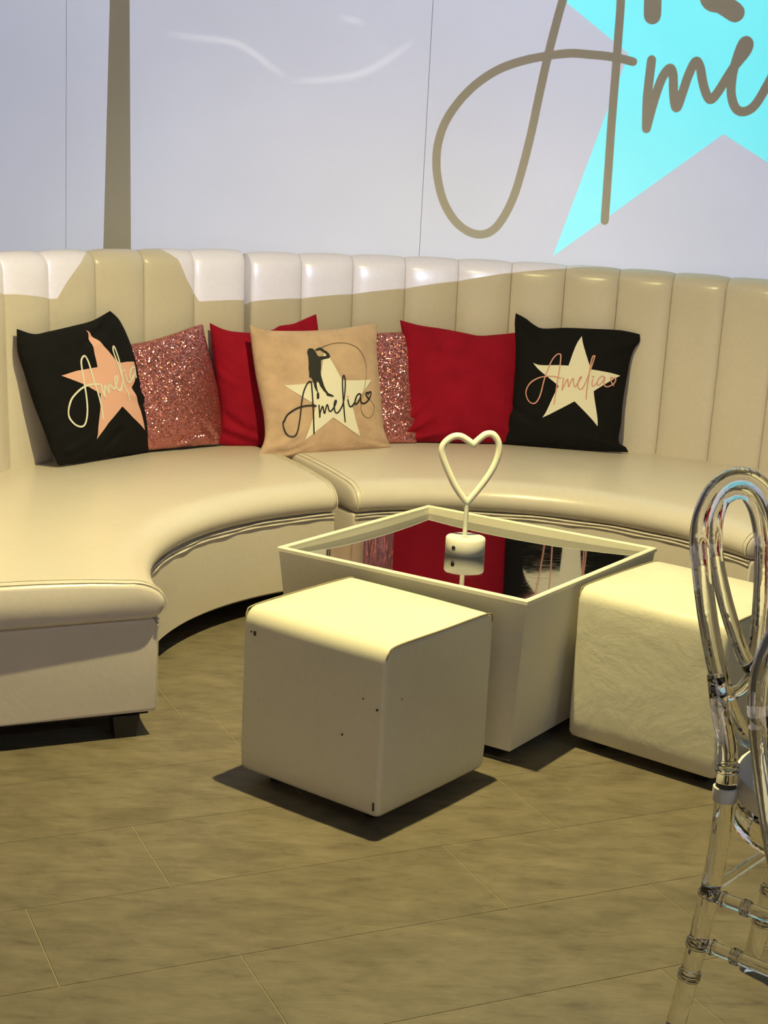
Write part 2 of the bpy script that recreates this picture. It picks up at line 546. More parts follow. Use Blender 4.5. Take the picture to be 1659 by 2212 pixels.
# ------------------------------------------------------------------ traced outlines (metres)
PILLOWS={'black_left': {'o': (-1.065, 5.3191, 0.6938), 'ex': (0.58382, 0.81071, 0.04367), 'ey': (-0.20305, 0.09373, 0.97467), 'w': [-0.0022, 0.0022, -0.0022, 0.0022], 't': (0.065, 0.045), 'cre': [(0.95, 0.98, 0.45, 0.83, -0.014, 0.03), (0.6, 0.18, 0.35, 0.02, -0.01, 0.03), (0.1, 0.1, 0.35, 0.2, 0.008, 0.03), (1, 0.35, 0.7, 0.45, 0.006, 0.03), (0.02, 0.3, 0.2, 0.45, 0.006, 0.03)], 'bottom': [(-0.1772, -0.2397), (-0.0986, -0.2438), (0.0046, -0.2436), (0.1316, -0.252), (0.2472, -0.2597)], 'top': [(-0.2528, 0.2397), (-0.1856, 0.2154), (-0.1128, 0.2174), (-0.0005, 0.2251), (0.0913, 0.2339), (0.1828, 0.2597)], 'left': [(-0.1772, -0.2397), (-0.1942, -0.187), (-0.2101, -0.1125), (-0.2337, -0.0106), (-0.2513, 0.0973), (-0.2623, 0.1628), (-0.2528, 0.2397)], 'right': [(0.2472, -0.2597), (0.2667, -0.1532), (0.2585, 0.0115), (0.2425, 0.1333), (0.2173, 0.2164), (0.1828, 0.2597)], 'print': {'star': [(0.5959, 0.945), (0.6485, 0.8404), (0.6895, 0.7645), (0.7222, 0.6911), (0.7587, 0.6575), (0.8342, 0.6481), (0.9241, 0.6274), (0.9254, 0.5862), (0.9108, 0.5455), (0.8621, 0.4993), (0.8125, 0.468), (0.8454, 0.3558), (0.8619, 0.2641), (0.8874, 0.1509), (0.7498, 0.2611), (0.6592, 0.3531), (0.493, 0.2545), (0.3631, 0.1509), (0.4034, 0.2754), (0.4597, 0.4017), (0.4845, 0.4752), (0.3654, 0.5687), (0.2153, 0.6678), (0.3449, 0.6744), (0.5328, 0.6656), (0.5537, 0.7622), (0.5772, 0.8541)], 'letters': [[(0.4947, 0.5439), (0.4402, 0.5538), (0.3754, 0.5531), (0.3144, 0.5355), (0.2493, 0.4998), (0.1992, 0.4486), (0.1747, 0.3973), (0.1739, 0.3419), (0.1958, 0.2969), (0.2371, 0.2717), (0.2746, 0.2808), (0.3064, 0.3288), (0.3322, 0.392), (0.3564, 0.4894), (0.369, 0.5679), (0.3839, 0.6459), (0.4037, 0.7166), (0.4269, 0.7531), (0.4547, 0.7661), (0.4675, 0.7449), (0.4676, 0.697), (0.4613, 0.6373), (0.4589, 0.5705), (0.4619, 0.4893), (0.4608, 0.4286), (0.4546, 0.3618), (0.4477, 0.2917)], [(0.5146, 0.5404), (0.5079, 0.488), (0.5118, 0.4402)], [(0.5118, 0.4402), (0.524, 0.4852), (0.5422, 0.5223), (0.5521, 0.5139), (0.5527, 0.4804), (0.5628, 0.4721), (0.5746, 0.5035), (0.5895, 0.531), (0.6004, 0.5127), (0.6133, 0.4874), (0.6365, 0.5005), (0.6687, 0.5352), (0.6858, 0.5654), (0.6752, 0.5737), (0.6518, 0.551), (0.6476, 0.5054), (0.6632, 0.4734), (0.688, 0.4763), (0.7151, 0.5082), (0.7322, 0.5446), (0.7427, 0.595), (0.7559, 0.6712), (0.7631, 0.7429), (0.7628, 0.7799), (0.7402, 0.7613), (0.7314, 0.716), (0.7328, 0.656), (0.7335, 0.5967), (0.7319, 0.5251), (0.7421, 0.4514), (0.7519, 0.3845)], [(0.7766, 0.569), (0.7775, 0.5363), (0.7915, 0.5077), (0.8248, 0.5202), (0.8603, 0.5444)], [(0.9062, 0.5907), (0.8684, 0.5935), (0.8319, 0.57), (0.8187, 0.5312), (0.8448, 0.5255), (0.8866, 0.5511), (0.9089, 0.5838), (0.8985, 0.5483), (0.8954, 0.5238)]], 'heart': [(0.761, 0.6059), (0.7724, 0.6102), (0.777, 0.6027), (0.789, 0.6054), (0.7893, 0.5976), (0.7693, 0.5867)]}}, 'sequin_left': {'o': (-0.8122, 5.598, 0.657), 'ex': (0.76872, 0.63228, 0.09635), 'ey': (-0.20063, 0.09534, 0.97502), 'w': [0.0005, -0.0005, 0.0005, -0.0005], 't': (0.06, 0.04), 'cre': [(0.5, 0.02, 0.9, 0.1, 0.01, 0.03), (0.9, 0.05, 0.7, 0.2, -0.008, 0.03)], 'bottom': [(-0.1843, -0.1922), (-0.1177, -0.1971), (0.0081, -0.2088), (0.1272, -0.2209), (0.1754, -0.2275)], 'top': [(-0.1807, 0.1922), (-0.1275, 0.1934), (-0.0407, 0.1954), (0.0596, 0.2079), (0.142, 0.2214), (0.1896, 0.2275)], 'left': [(-0.1843, -0.1922), (-0.1807, 0.1922)], 'right': [(0.1754, -0.2275), (0.195, -0.169), (0.2037, -0.0382), (0.1945, 0.0946), (0.1886, 0.1912), (0.1896, 0.2275)]}, 'red_left': {'o': (-0.4668, 5.7913, 0.6852), 'ex': (0.95492, 0.29309, 0.0472), 'ey': (-0.10696, 0.19139, 0.97567), 'w': [-0.0075, 0.0075, -0.0075, 0.0075], 't': (0.06, 0.04), 'cre': [(0.02, 0.15, 0.5, 0.03, 0.012, 0.03), (0.05, 0.25, 0.3, 0.12, -0.01, 0.025), (0.02, 0.6, 0.25, 0.5, 0.005, 0.03), (0.5, 0.95, 0.45, 0.75, -0.007, 0.03)], 'bottom': [(-0.201, -0.2276), (-0.1525, -0.2371), (-0.0648, -0.2453), (0.0777, -0.2509), (0.2042, -0.2505)], 'top': [(-0.2096, 0.2276), (-0.1632, 0.2039), (-0.1194, 0.1922), (-0.0212, 0.1859), (0.0391, 0.1983), (0.056, 0.2085), (0.1129, 0.2158), (0.1576, 0.2322), (0.2064, 0.2505)], 'left': [(-0.201, -0.2276), (-0.1975, -0.1948), (-0.1887, -0.0994), (-0.1992, 0.0313), (-0.2058, 0.1357), (-0.2096, 0.2276)], 'right': [(0.2042, -0.2505), (0.199, -0.1078), (0.2071, 0.0695), (0.2099, 0.1919), (0.2064, 0.2505)]}, 'beige': {'o': (-0.2633, 5.7418, 0.6804), 'ex': (0.88658, 0.46255, 0.00365), 'ey': (-0.14234, 0.2653, 0.9536), 'w': [0.0042, -0.0042, 0.0042, -0.0042], 't': (0.075, 0.06), 'cre': [(0.02, 0.97, 0.25, 0.78, -0.008, 0.02), (0.05, 0.99, 0.4, 0.86, 0.008, 0.025), (0.0, 0.62, 0.25, 0.55, 0.006, 0.02), (0.0, 0.5, 0.22, 0.45, -0.006, 0.018), (0.0, 0.38, 0.2, 0.36, 0.005, 0.018), (0.0, 0.28, 0.22, 0.3, 0.006, 0.018), (0.05, 0.05, 0.3, 0.25, 0.007, 0.025), (0.12, 0.03, 0.35, 0.12, -0.008, 0.02), (1, 0.05, 0.75, 0.25, 0.008, 0.022), (0.97, 0.02, 0.7, 0.13, -0.008, 0.02), (1, 0.3, 0.85, 0.35, 0.006, 0.02)], 'bottom': [(-0.2747, -0.2398), (-0.2184, -0.2526), (-0.1782, -0.2631), (-0.1042, -0.2596), (0.0118, -0.249), (0.1292, -0.2471), (0.2773, -0.2393)], 'top': [(-0.2628, 0.2398), (-0.2362, 0.2308), (-0.1987, 0.22), (-0.1155, 0.2155), (-0.0004, 0.2157), (0.1156, 0.2231), (0.2047, 0.2364), (0.2603, 0.2393)], 'left': [(-0.2747, -0.2398), (-0.2451, -0.1843), (-0.2388, -0.1051), (-0.2457, -0.0271), (-0.2543, 0.051), (-0.2604, 0.1549), (-0.2628, 0.2398)], 'right': [(0.2773, -0.2393), (0.2656, -0.2156), (0.2484, -0.1649), (0.2475, -0.0685), (0.2456, 0.0388), (0.2476, 0.1462), (0.2603, 0.2393)], 'print': {'star': [(0.5192, 0.8271), (0.6247, 0.5673), (0.8936, 0.545), (0.6819, 0.3551), (0.7473, 0.1141), (0.5128, 0.2794), (0.2828, 0.1375), (0.3799, 0.3893), (0.1598, 0.5616), (0.4407, 0.5643)], 'figure': [(0.4023, 0.8416), (0.3877, 0.8324), (0.3779, 0.8055), (0.381, 0.7781), (0.3751, 0.7192), (0.3655, 0.6719), (0.3689, 0.661), (0.3607, 0.6113), (0.3676, 0.6054), (0.3741, 0.6128), (0.381, 0.5911), (0.387, 0.564), (0.3868, 0.5323), (0.3954, 0.5051), (0.4034, 0.4884), (0.3947, 0.4682), (0.3919, 0.4397), (0.4002, 0.4335), (0.4121, 0.4401), (0.4177, 0.4763), (0.4096, 0.493), (0.4087, 0.5196), (0.4088, 0.5514), (0.4164, 0.5799), (0.4257, 0.5711), (0.4353, 0.5328), (0.456, 0.4935), (0.4744, 0.4704), (0.4748, 0.4544), (0.5094, 0.4431), (0.5285, 0.4388), (0.5352, 0.4462), (0.5174, 0.4599), (0.494, 0.4711), (0.4786, 0.4966), (0.4676, 0.5297), (0.4612, 0.5731), (0.4566, 0.611), (0.4564, 0.6432), (0.4654, 0.6748), (0.4716, 0.7122), (0.4754, 0.7419), (0.503, 0.7453), (0.542, 0.7507), (0.555, 0.7636), (0.5482, 0.789), (0.5298, 0.8097), (0.5059, 0.828), (0.4944, 0.84), (0.4819, 0.8448), (0.4648, 0.838), (0.4479, 0.8318), (0.448, 0.8168), (0.4618, 0.8198), (0.4785, 0.8243), (0.493, 0.815), (0.516, 0.7912), (0.5271, 0.7766), (0.5151, 0.7691), (0.464, 0.77), (0.4549, 0.7789), (0.448, 0.8013), (0.4387, 0.824), (0.4254, 0.8387)], 'letters': [[(0.3766, 0.385), (0.3373, 0.3929), (0.2951, 0.394), (0.2526, 0.3891), (0.2094, 0.3747), (0.1708, 0.3524), (0.1364, 0.3141), (0.1165, 0.2767), (0.1109, 0.2453), (0.1166, 0.2165), (0.1317, 0.19), (0.1551, 0.1751), (0.1809, 0.1715), (0.2009, 0.182), (0.2158, 0.206), (0.2293, 0.2446), (0.2391, 0.2937), (0.2539, 0.3634), (0.2727, 0.4334), (0.2921, 0.4884), (0.3157, 0.5334), (0.3397, 0.5655), (0.3604, 0.5786), (0.3691, 0.5683), (0.3668, 0.5342), (0.3621, 0.4821), (0.3544, 0.3994), (0.3495, 0.3275), (0.3485, 0.251), (0.35, 0.1764)], [(0.4013, 0.3862), (0.3992, 0.3578), (0.3994, 0.3214), (0.399, 0.2956)], [(0.399, 0.2956), (0.4021, 0.3211), (0.4132, 0.3509), (0.427, 0.3727), (0.4321, 0.3695), (0.4335, 0.3432), (0.4383, 0.3217), (0.4427, 0.3212), (0.4484, 0.3414), (0.4599, 0.3689), (0.469, 0.3836), (0.474, 0.3699), (0.4766, 0.3433), (0.4867, 0.3291), (0.5013, 0.3354), (0.5202, 0.3547), (0.5373, 0.3796), (0.5478, 0.4027), (0.5443, 0.4109), (0.5345, 0.4011), (0.5254, 0.3753), (0.5248, 0.3437), (0.5288, 0.3223), (0.5413, 0.3108), (0.5572, 0.3175), (0.5791, 0.3424), (0.6, 0.3755), (0.6176, 0.4223), (0.6339, 0.4853), (0.6468, 0.5541), (0.6474, 0.5917), (0.6416, 0.6029), (0.6307, 0.5874), (0.6196, 0.5343), (0.6097, 0.428), (0.607, 0.3276), (0.6132, 0.2386)], [(0.6492, 0.4099), (0.6511, 0.378), (0.6594, 0.3564), (0.671, 0.3531), (0.6904, 0.3677), (0.7118, 0.3953), (0.7282, 0.4284), (0.7493, 0.4476), (0.7673, 0.4431)], [(0.7673, 0.4431), (0.7523, 0.4473), (0.7249, 0.4261), (0.7075, 0.3851), (0.7181, 0.3711), (0.7415, 0.3876), (0.7645, 0.4222), (0.7692, 0.4429), (0.7632, 0.4118), (0.7658, 0.3825), (0.7866, 0.3698), (0.8164, 0.3771), (0.8456, 0.4002), (0.864, 0.4273), (0.8687, 0.4468), (0.8594, 0.453), (0.8488, 0.4488), (0.8407, 0.4386), (0.8342, 0.4487), (0.8231, 0.4494), (0.8184, 0.4384), (0.8251, 0.4208), (0.8423, 0.4005)]], 'cord': [[(0.8423, 0.4005), (0.8695, 0.3743), (0.8865, 0.3364), (0.8865, 0.3001), (0.8696, 0.2704), (0.8355, 0.2529), (0.8031, 0.2639), (0.775, 0.2901), (0.7608, 0.3279), (0.7674, 0.385), (0.7929, 0.4455), (0.8177, 0.5061), (0.8413, 0.5775), (0.8521, 0.6507), (0.8482, 0.71), (0.8225, 0.7728), (0.7804, 0.823), (0.7149, 0.8596), (0.649, 0.8714), (0.5937, 0.87), (0.5374, 0.8569), (0.4949, 0.8428)]], 'heart': [(0.6373, 0.4387), (0.6449, 0.4431), (0.6507, 0.4385), (0.6584, 0.4433), (0.6645, 0.4408), (0.6596, 0.4305), (0.6494, 0.4205), (0.6418, 0.4289)]}}, 'sequin_mid': {'o': (-0.0612, 5.9603, 0.656), 'ex': (0.96142, 0.27428, 0.02106), 'ey': (-0.11493, 0.33095, 0.93663), 'w': [0.005, -0.005, 0.005, -0.005], 't': (0.04, 0.035), 'cre': [], 'bottom': [(-0.19, -0.2154), (0.1572, -0.2195)], 'top': [(-0.1518, 0.2154), (-0.078, 0.2147), (0.0209, 0.2193), (0.1263, 0.2219), (0.1847, 0.2195)], 'left': [(-0.19, -0.2154), (-0.1518, 0.2154)], 'right': [(0.1572, -0.2195), (0.1847, 0.2195)]}, 'red_right': {'o': (0.2572, 6.0471, 0.675), 'ex': (0.98524, 0.16836, -0.03081), 'ey': (-0.01544, 0.26671, 0.96365), 'w': [0.0049, -0.0049, 0.0049, -0.0049], 't': (0.07, 0.045), 'cre': [(0.02, 0.05, 0.3, 0.25, 0.012, 0.03), (0.03, 0.12, 0.25, 0.35, -0.009, 0.025), (0.2, 0.03, 0.5, 0.12, 0.008, 0.03), (0.0, 0.3, 0.15, 0.4, 0.007, 0.02), (0.97, 0.1, 0.7, 0.2, 0.006, 0.03), (0.6, 0.98, 0.55, 0.8, -0.007, 0.04)], 'bottom': [(-0.2627, -0.2412), (-0.1419, -0.2367), (0.0514, -0.2303), (0.1706, -0.226), (0.2428, -0.2223)], 'top': [(-0.2321, 0.2412), (-0.1574, 0.2254), (-0.0622, 0.2165), (0.0356, 0.2039), (0.0846, 0.1975), (0.1522, 0.2051), (0.2105, 0.2142), (0.252, 0.2223)], 'left': [(-0.2627, -0.2412), (-0.2361, -0.2069), (-0.2179, -0.14), (-0.2164, -0.0721), (-0.2194, 0.0214), (-0.2185, 0.1647), (-0.2321, 0.2412)], 'right': [(0.2428, -0.2223), (0.252, 0.2223)]}, 'black_right': {'o': (0.715, 6.0466, 0.6922), 'ex': (0.98739, -0.15009, -0.05033), 'ey': (0.08277, 0.21843, 0.97234), 'w': [0.0038, -0.0038, 0.0038, -0.0038], 't': (0.06, 0.04), 'cre': [(0.0, 0.28, 0.3, 0.2, -0.01, 0.03), (0.05, 0.97, 0.35, 0.85, 0.008, 0.03), (0.65, 0.98, 0.62, 0.86, -0.008, 0.03), (0.98, 0.9, 0.75, 0.8, 0.01, 0.04), (0.98, 0.03, 0.75, 0.12, 0.008, 0.03)], 'bottom': [(-0.2383, -0.2602), (-0.1279, -0.2551), (0.0093, -0.2485), (0.1457, -0.2418), (0.2574, -0.2328)], 'top': [(-0.2573, 0.2602), (-0.2163, 0.2445), (-0.1821, 0.2243), (-0.1472, 0.2118), (-0.0548, 0.2244), (0.0467, 0.2325), (0.1572, 0.2399), (0.2103, 0.2369), (0.2381, 0.2328)], 'left': [(-0.2383, -0.2602), (-0.2391, -0.2137), (-0.238, -0.1541), (-0.2262, -0.1172), (-0.2297, -0.0376), (-0.2323, 0.0494), (-0.2401, 0.134), (-0.2555, 0.2196), (-0.2573, 0.2602)], 'right': [(0.2574, -0.2328), (0.244, -0.2143), (0.2145, -0.1979), (0.2132, -0.1209), (0.2089, -0.0351), (0.2105, 0.0331), (0.2126, 0.0847), (0.2152, 0.1327), (0.2244, 0.1724), (0.2417, 0.2056), (0.2381, 0.2328)], 'print': {'star': [(0.5571, 0.9274), (0.6824, 0.6566), (0.9421, 0.6325), (0.733, 0.4872), (0.8029, 0.2183), (0.5765, 0.3951), (0.3093, 0.246), (0.4235, 0.508), (0.1802, 0.6785), (0.4898, 0.6755)], 'letters': [[(0.4341, 0.5715), (0.3651, 0.5845), (0.305, 0.5851), (0.2452, 0.5721), (0.1931, 0.5355), (0.1532, 0.4838), (0.1363, 0.4298), (0.1455, 0.3913), (0.1724, 0.3604), (0.2096, 0.3535), (0.2407, 0.3711), (0.2659, 0.4156), (0.2796, 0.4735), (0.2924, 0.5599), (0.3152, 0.6387), (0.343, 0.713), (0.377, 0.7581), (0.4017, 0.7682), (0.417, 0.7575), (0.4184, 0.7151), (0.415, 0.6446), (0.4083, 0.5671), (0.4069, 0.4899), (0.4031, 0.4199), (0.3952, 0.3572)], [(0.4566, 0.5725), (0.4588, 0.5273), (0.4582, 0.475)], [(0.4582, 0.475), (0.4719, 0.514), (0.4854, 0.5531), (0.4953, 0.5641), (0.5028, 0.5367), (0.5109, 0.506), (0.5187, 0.5308), (0.5326, 0.5664), (0.5428, 0.574), (0.5489, 0.5466), (0.5591, 0.5127), (0.5718, 0.5136), (0.5882, 0.5459), (0.6093, 0.5818), (0.61, 0.5936), (0.5967, 0.581), (0.5887, 0.5424), (0.5918, 0.5116), (0.6095, 0.4943), (0.6312, 0.5007), (0.652, 0.5468), (0.6717, 0.6168), (0.6877, 0.6866), (0.699, 0.7423), (0.7011, 0.7647), (0.686, 0.759), (0.6769, 0.7136), (0.6735, 0.6306), (0.6733, 0.555), (0.6726, 0.4864), (0.675, 0.4184)], [(0.7109, 0.578), (0.7089, 0.5436), (0.7174, 0.5237), (0.7346, 0.533), (0.7512, 0.5601)], [(0.8039, 0.605), (0.7813, 0.6067), (0.7591, 0.5812), (0.7534, 0.5466), (0.7703, 0.5356), (0.7957, 0.5634), (0.8109, 0.5987), (0.8117, 0.5578), (0.8232, 0.535), (0.8466, 0.5303), (0.8745, 0.5438), (0.9005, 0.5681), (0.9069, 0.5966), (0.8935, 0.6081), (0.8845, 0.5944), (0.8708, 0.6082), (0.8615, 0.5967), (0.8735, 0.571), (0.8968, 0.547)]], 'heart': [(0.696, 0.6031), (0.7028, 0.6076), (0.7094, 0.6033), (0.7155, 0.6077), (0.7208, 0.6019), (0.7112, 0.5862)]}}}
WALL={'strokes': [[(0.9088, 1.9585), (0.8584, 1.9682), (0.7949, 1.9754), (0.7227, 1.9779), (0.6597, 1.9791), (0.5707, 1.966), (0.4646, 1.9401), (0.3682, 1.9006), (0.2819, 1.839), (0.2142, 1.7639), (0.1664, 1.6825), (0.1438, 1.6018), (0.1406, 1.5305), (0.1502, 1.4595), (0.1784, 1.3711), (0.224, 1.3011), (0.2773, 1.2584), (0.3337, 1.2431), (0.3834, 1.2593), (0.426, 1.3113), (0.4657, 1.4036), (0.4941, 1.5215), (0.5204, 1.6648), (0.5445, 1.8328), (0.566, 1.9684), (0.5898, 2.0943), (0.6083, 2.1805), (0.6415, 2.3259), (0.6852, 2.4453), (0.7421, 2.5063), (0.7939, 2.4672), (0.8251, 2.36), (0.8394, 2.1918), (0.8413, 2.0638), (0.8424, 1.8911), (0.8425, 1.7074), (0.8447, 1.5391), (0.8468, 1.3253)], [(0.9825, 1.9691), (0.9799, 1.8979), (0.9786, 1.8107), (0.9856, 1.7013)], [(0.9856, 1.7013), (1.0008, 1.7855), (1.017, 1.8562), (1.0347, 1.9093), (1.0589, 1.9409), (1.0738, 1.9156), (1.0809, 1.8594), (1.0902, 1.8075), (1.1019, 1.7888), (1.1176, 1.8438), (1.1352, 1.9143), (1.1595, 1.9718), (1.1795, 1.9512), (1.197, 1.8913), (1.2169, 1.8444), (1.2366, 1.8279), (1.2646, 1.8642), (1.3102, 1.949), (1.3573, 2.0161), (1.3675, 2.0467), (1.357, 2.0617), (1.3403, 2.0497), (1.3237, 1.9929), (1.3128, 1.9231), (1.3154, 1.8536), (1.336, 1.8022), (1.3675, 1.7862), (1.408, 1.8058), (1.4448, 1.8687), (1.4874, 1.975), (1.5162, 2.1227), (1.5292, 2.3271), (1.5126, 2.4771), (1.4774, 2.4754), (1.4692, 2.3073), (1.5058, 2.0536), (1.5612, 1.7959), (1.6175, 1.5333)], [(1.6288, 2.0768), (1.6474, 1.9916), (1.6922, 1.9158), (1.7508, 1.9534), (1.8079, 2.077)], [(1.9224, 2.2364), (1.8593, 2.2418), (1.8165, 2.1545), (1.8121, 2.0428), (1.854, 1.9932), (1.9091, 2.0562), (1.9365, 2.1945), (1.9494, 2.0926), (1.9947, 2.0174), (2.0918, 2.0308), (2.1683, 2.1291)]], 'feet': [[(0.9487, 2.3661), (0.9628, 2.2487), (0.9707, 2.1403)], [(1.1875, 2.4613), (1.1714, 2.3096), (1.1942, 2.2134), (1.2402, 2.1987), (1.2987, 2.1675)]], 'star': [(1.2733, 3.0764), (1.6589, 2.5092), (2.1879, 2.5099), (1.8692, 2.0886), (2.1496, 1.235), (1.2997, 1.6949), (0.644, 1.1694), (0.8882, 1.9886), (0.2716, 2.4169), (0.9741, 2.476)]}
def _cr(pts,n=None):
    pts=[np.array(p,float) for p in pts]
    d=[0.0]
    for a,b in zip(pts,pts[1:]): d.append(d[-1]+max(1e-6,float(np.linalg.norm(b-a))))
    d=np.array(d)/d[-1]
    P=np.array(pts)
    def f(t):
        t=min(max(t,0.0),1.0)
        i=min(max(int(np.searchsorted(d,t,side='right'))-1,0),len(P)-2)
        u=(t-d[i])/(d[i+1]-d[i])
        p0=P[max(i-1,0)];p1=P[i];p2=P[i+1];p3=P[min(i+2,len(P)-1)]
        d0=d[max(i-1,0)];d3=d[min(i+2,len(P)-1)]
        h=d[i+1]-d[i]
        m1=(p2-p0)/(d[i+1]-d0)*h; m2=(p3-p1)/(d3-d[i])*h
        return (2*u**3-3*u*u+1)*p1+(u**3-2*u*u+u)*m1+(-2*u**3+3*u*u)*p2+(u**3-u*u)*m2
    return f
class Pillow:
    def __init__(s,d):
        s.o=np.array(d['o']);s.ex=np.array(d['ex']);s.ey=np.array(d['ey']);s.n=np.cross(s.ex,s.ey)
        s.B=_cr(d['bottom']);s.T=_cr(d['top']);s.L=_cr(d['left']);s.R=_cr(d['right'])
        s.w=d['w'];s.tf,s.tb=d['t'];s.cre=d.get('cre',[])
        s.c00=s.B(0);s.c10=s.B(1);s.c01=s.T(0);s.c11=s.T(1)
    def at(s,u,v,side=1,off=0.0):
        xy=(1-v)*s.B(u)+v*s.T(u)+(1-u)*s.L(v)+u*s.R(v)-((1-u)*(1-v)*s.c00+u*(1-v)*s.c10+(1-u)*v*s.c01+u*v*s.c11)
        w=(1-u)*(1-v)*s.w[0]+u*(1-v)*s.w[1]+u*v*s.w[2]+(1-u)*v*s.w[3]
        a=max(0.0,4*u*(1-u));b=max(0.0,4*v*(1-v))
        pr=(a*b)**0.42
        h=s.tf*pr if side>0 else -s.tb*pr
        if side>0:
            e=min(1.0,(a*b)**.5*2.2)
            for (u0,v0,u1,v1,dep,wid) in s.cre:
                dx,dy=u1-u0,v1-v0;L2=dx*dx+dy*dy
                k=min(1.0,max(0.0,((u-u0)*dx+(v-v0)*dy)/L2))
                r=((u-u0-k*dx)**2+(v-v0-k*dy)**2)**.5/wid
                fade=1-0.75*k
                h+=1.3*dep*fade*e*(np.exp(-r*r)-.6*np.exp(-(r-1.6)**2))
        return s.o+s.ex*xy[0]+s.ey*xy[1]+s.n*(w+h+off)

# ------------------------------------------------------------------ the room
X0, X1, Y0, Y1, ZC = -4.2, 4.2, -4.0, 6.45, 3.1
fl = MB().box(X0, Y0, -0.08, X1, Y1 + 0.1, -0.0012).build('floor', 'grout_pale', smooth=0)
tag(fl, 'brown grey wood look vinyl plank floor', kind='structure')
# planks: rows run 24.6 degrees to the wall; row borders and a few end joints are read off the photograph
PA = math.radians(24.6)
pe = np.array((math.cos(PA), math.sin(PA)))
pn = np.array((-math.sin(PA), math.cos(PA)))
ROW, LEN = 0.3195, 0.958
joint = {0: 0.571, -1: 0.928, 1: 0.880, 2: 0.36}
pm = MB()
g = 0.0011
bv = 0.0006
x, y = LEN - g, ROW - g
pm.v = [(g, g, -0.004), (x, g, -0.004), (x, y, -0.004), (g, y, -0.004), (g, g, -bv), (x, g, -bv), (x, y, -bv), (g, y, -bv),
        (g + bv, g + bv, 0), (x - bv, g + bv, 0), (x - bv, y - bv, 0), (g + bv, y - bv, 0)]
pm.f = [(0, 3, 2, 1), (0, 1, 5, 4), (1, 2, 6, 5), (2, 3, 7, 6), (3, 0, 4, 7), (4, 5, 9, 8), (5, 6, 10, 9), (6, 7, 11, 10), (7, 4, 8, 11), (8, 9, 10, 11)]
plank0 = None
for r in range(-9, 14):
    n0 = 2.597 + ROW * r
    off = joint.get(r, (0.571 + 0.37 * (r * 2.37 % 2.6)))
    for k in range(-6, 8):
        a0 = off + LEN * k
        p = pe * (a0 + LEN / 2) + pn * (n0 + ROW / 2)
        if not (-2.3 < p[0] < 2.3 and 0.9 < p[1] < 6.2):
            continue
        q = pe * a0 + pn * n0
        if plank0 is None:
            plank0 = pm.build('plank', 'floor_vinyl', fl, smooth=0)
            o = plank0
        else:
            o = dup(plank0, fl)
        o.location = (q[0], q[1], 0)
        o.rotation_euler = (0, 0, PA)
# plain vinyl beyond the planks that can be told apart
for nm, b in (('floor_border', (X0, Y0, -2.75, Y1)), ('floor_border', (2.75, Y0, X1, Y1)), ('floor_border', (-2.75, Y0, 2.75, 0.35))):
    MB().box(b[0], b[1], -0.001, b[2], b[3], -0.0002).build(nm, 'floor_vinyl', fl, smooth=0)

wb = MB().box(X0, Y1 + 0.018, 0, X1, Y1 + 0.12, ZC).build('wall_back', 'panel_gap', smooth=0)
tag(wb, 'white panelled wall behind the curved sofa', kind='structure')
PW = 1.4675
edges = [-1.3762 + PW * k for k in range(-2, 4)]
edges = [X0] + [e for e in edges if X0 + 0.2 < e < X1 - 0.2] + [X1]
for a, b in zip(edges, edges[1:]):
    MB().box(a + 0.0009, Y1, 0, b - 0.0009, Y1 + 0.02, ZC).build('wall_panel', 'wall_white', wb, smooth=0)
tag(MB().box(X0 - 0.1, Y0, 0, X0, Y1 + 0.1, ZC).build('wall_left', 'room_paint', smooth=0), 'plain wall at the left of the room', kind='structure')
tag(MB().box(X1, Y0, 0, X1 + 0.1, Y1 + 0.1, ZC).build('wall_right', 'room_paint', smooth=0), 'plain wall at the right of the room', kind='structure')
tag(MB().box(X0, Y0 - 0.1, 0, X1, Y0, ZC).build('wall_front', 'room_paint', smooth=0), 'plain wall behind the camera', kind='structure')
tag(MB().box(X0, Y0, ZC, X1, Y1 + 0.1, ZC + 0.1).build('ceiling', 'ceiling_paint', smooth=0), 'plain ceiling of the room', kind='structure')
MB().lathe([(0.045, 0.0), (0.075, 0.0), (0.075, 0.06), (0.045, 0.06), (0.045, 0.0)], 24, (0.07, 3.66, 2.89)).build('downlight_ring', 'rim_white', bpy.data.objects['ceiling'])

# ------------------------------------------------------------------ projector (up behind the camera) throwing the picture on the wall
LP = np.array((0.6, -0.5, 2.898))
KS = 0.05


def slide(p, dk=0.0):
    k = KS + dk
    return (LP[0] + k * (p[0] - LP[0]), LP[1] + k * (Y1 - LP[1]), LP[2] + k * (p[1] - LP[2]))


proj = empty('projector', tuple(LP))
tag(proj, 'black ceiling projector that throws the star picture, out of view', 'projector')
ap = [(-3.2, 0.943 - 0.64), (0.0, 0.947), (0.45, 1.043), (0.75, 1.082), (3.9, 1.085), (3.9, 3.9), (-3.2, 3.9)]  # bottom edge bent to draw the shadow line of an unseen object
A = [slide(p) for p in ap]
bx0, bx1, bz0, bz1 = -0.26, 0.26, -0.20, 0.13
yb, yf = LP[1] - 0.12, slide((0, 0))[1]
hb = MB()
O = [(LP[0] + bx0, LP[2] + bz0), (LP[0] + bx1, LP[2] + bz0), (LP[0] + bx1, LP[2] + bz1), (LP[0] + bx0, LP[2] + bz1)]
vb = [(p[0], yb, p[1]) for p in O] + [(p[0], yf, p[1]) for p in O]
hb.add(vb, [(0, 1, 2, 3), (0, 1, 5, 4), (1, 2, 6, 5), (2, 3, 7, 6), (3, 0, 4, 7)])
fo = [Vector((p[0], p[1], 0)) for p in O]
fi = [Vector((p[0], p[2], 0)) for p in A]
hb.add([(p.x, yf, p.y) for p in fo + fi], [tuple(i) for i in tessellate_polygon([fo, fi])])
hb.build('housing', 'projector_black', proj, tuple(LP), smooth=0)
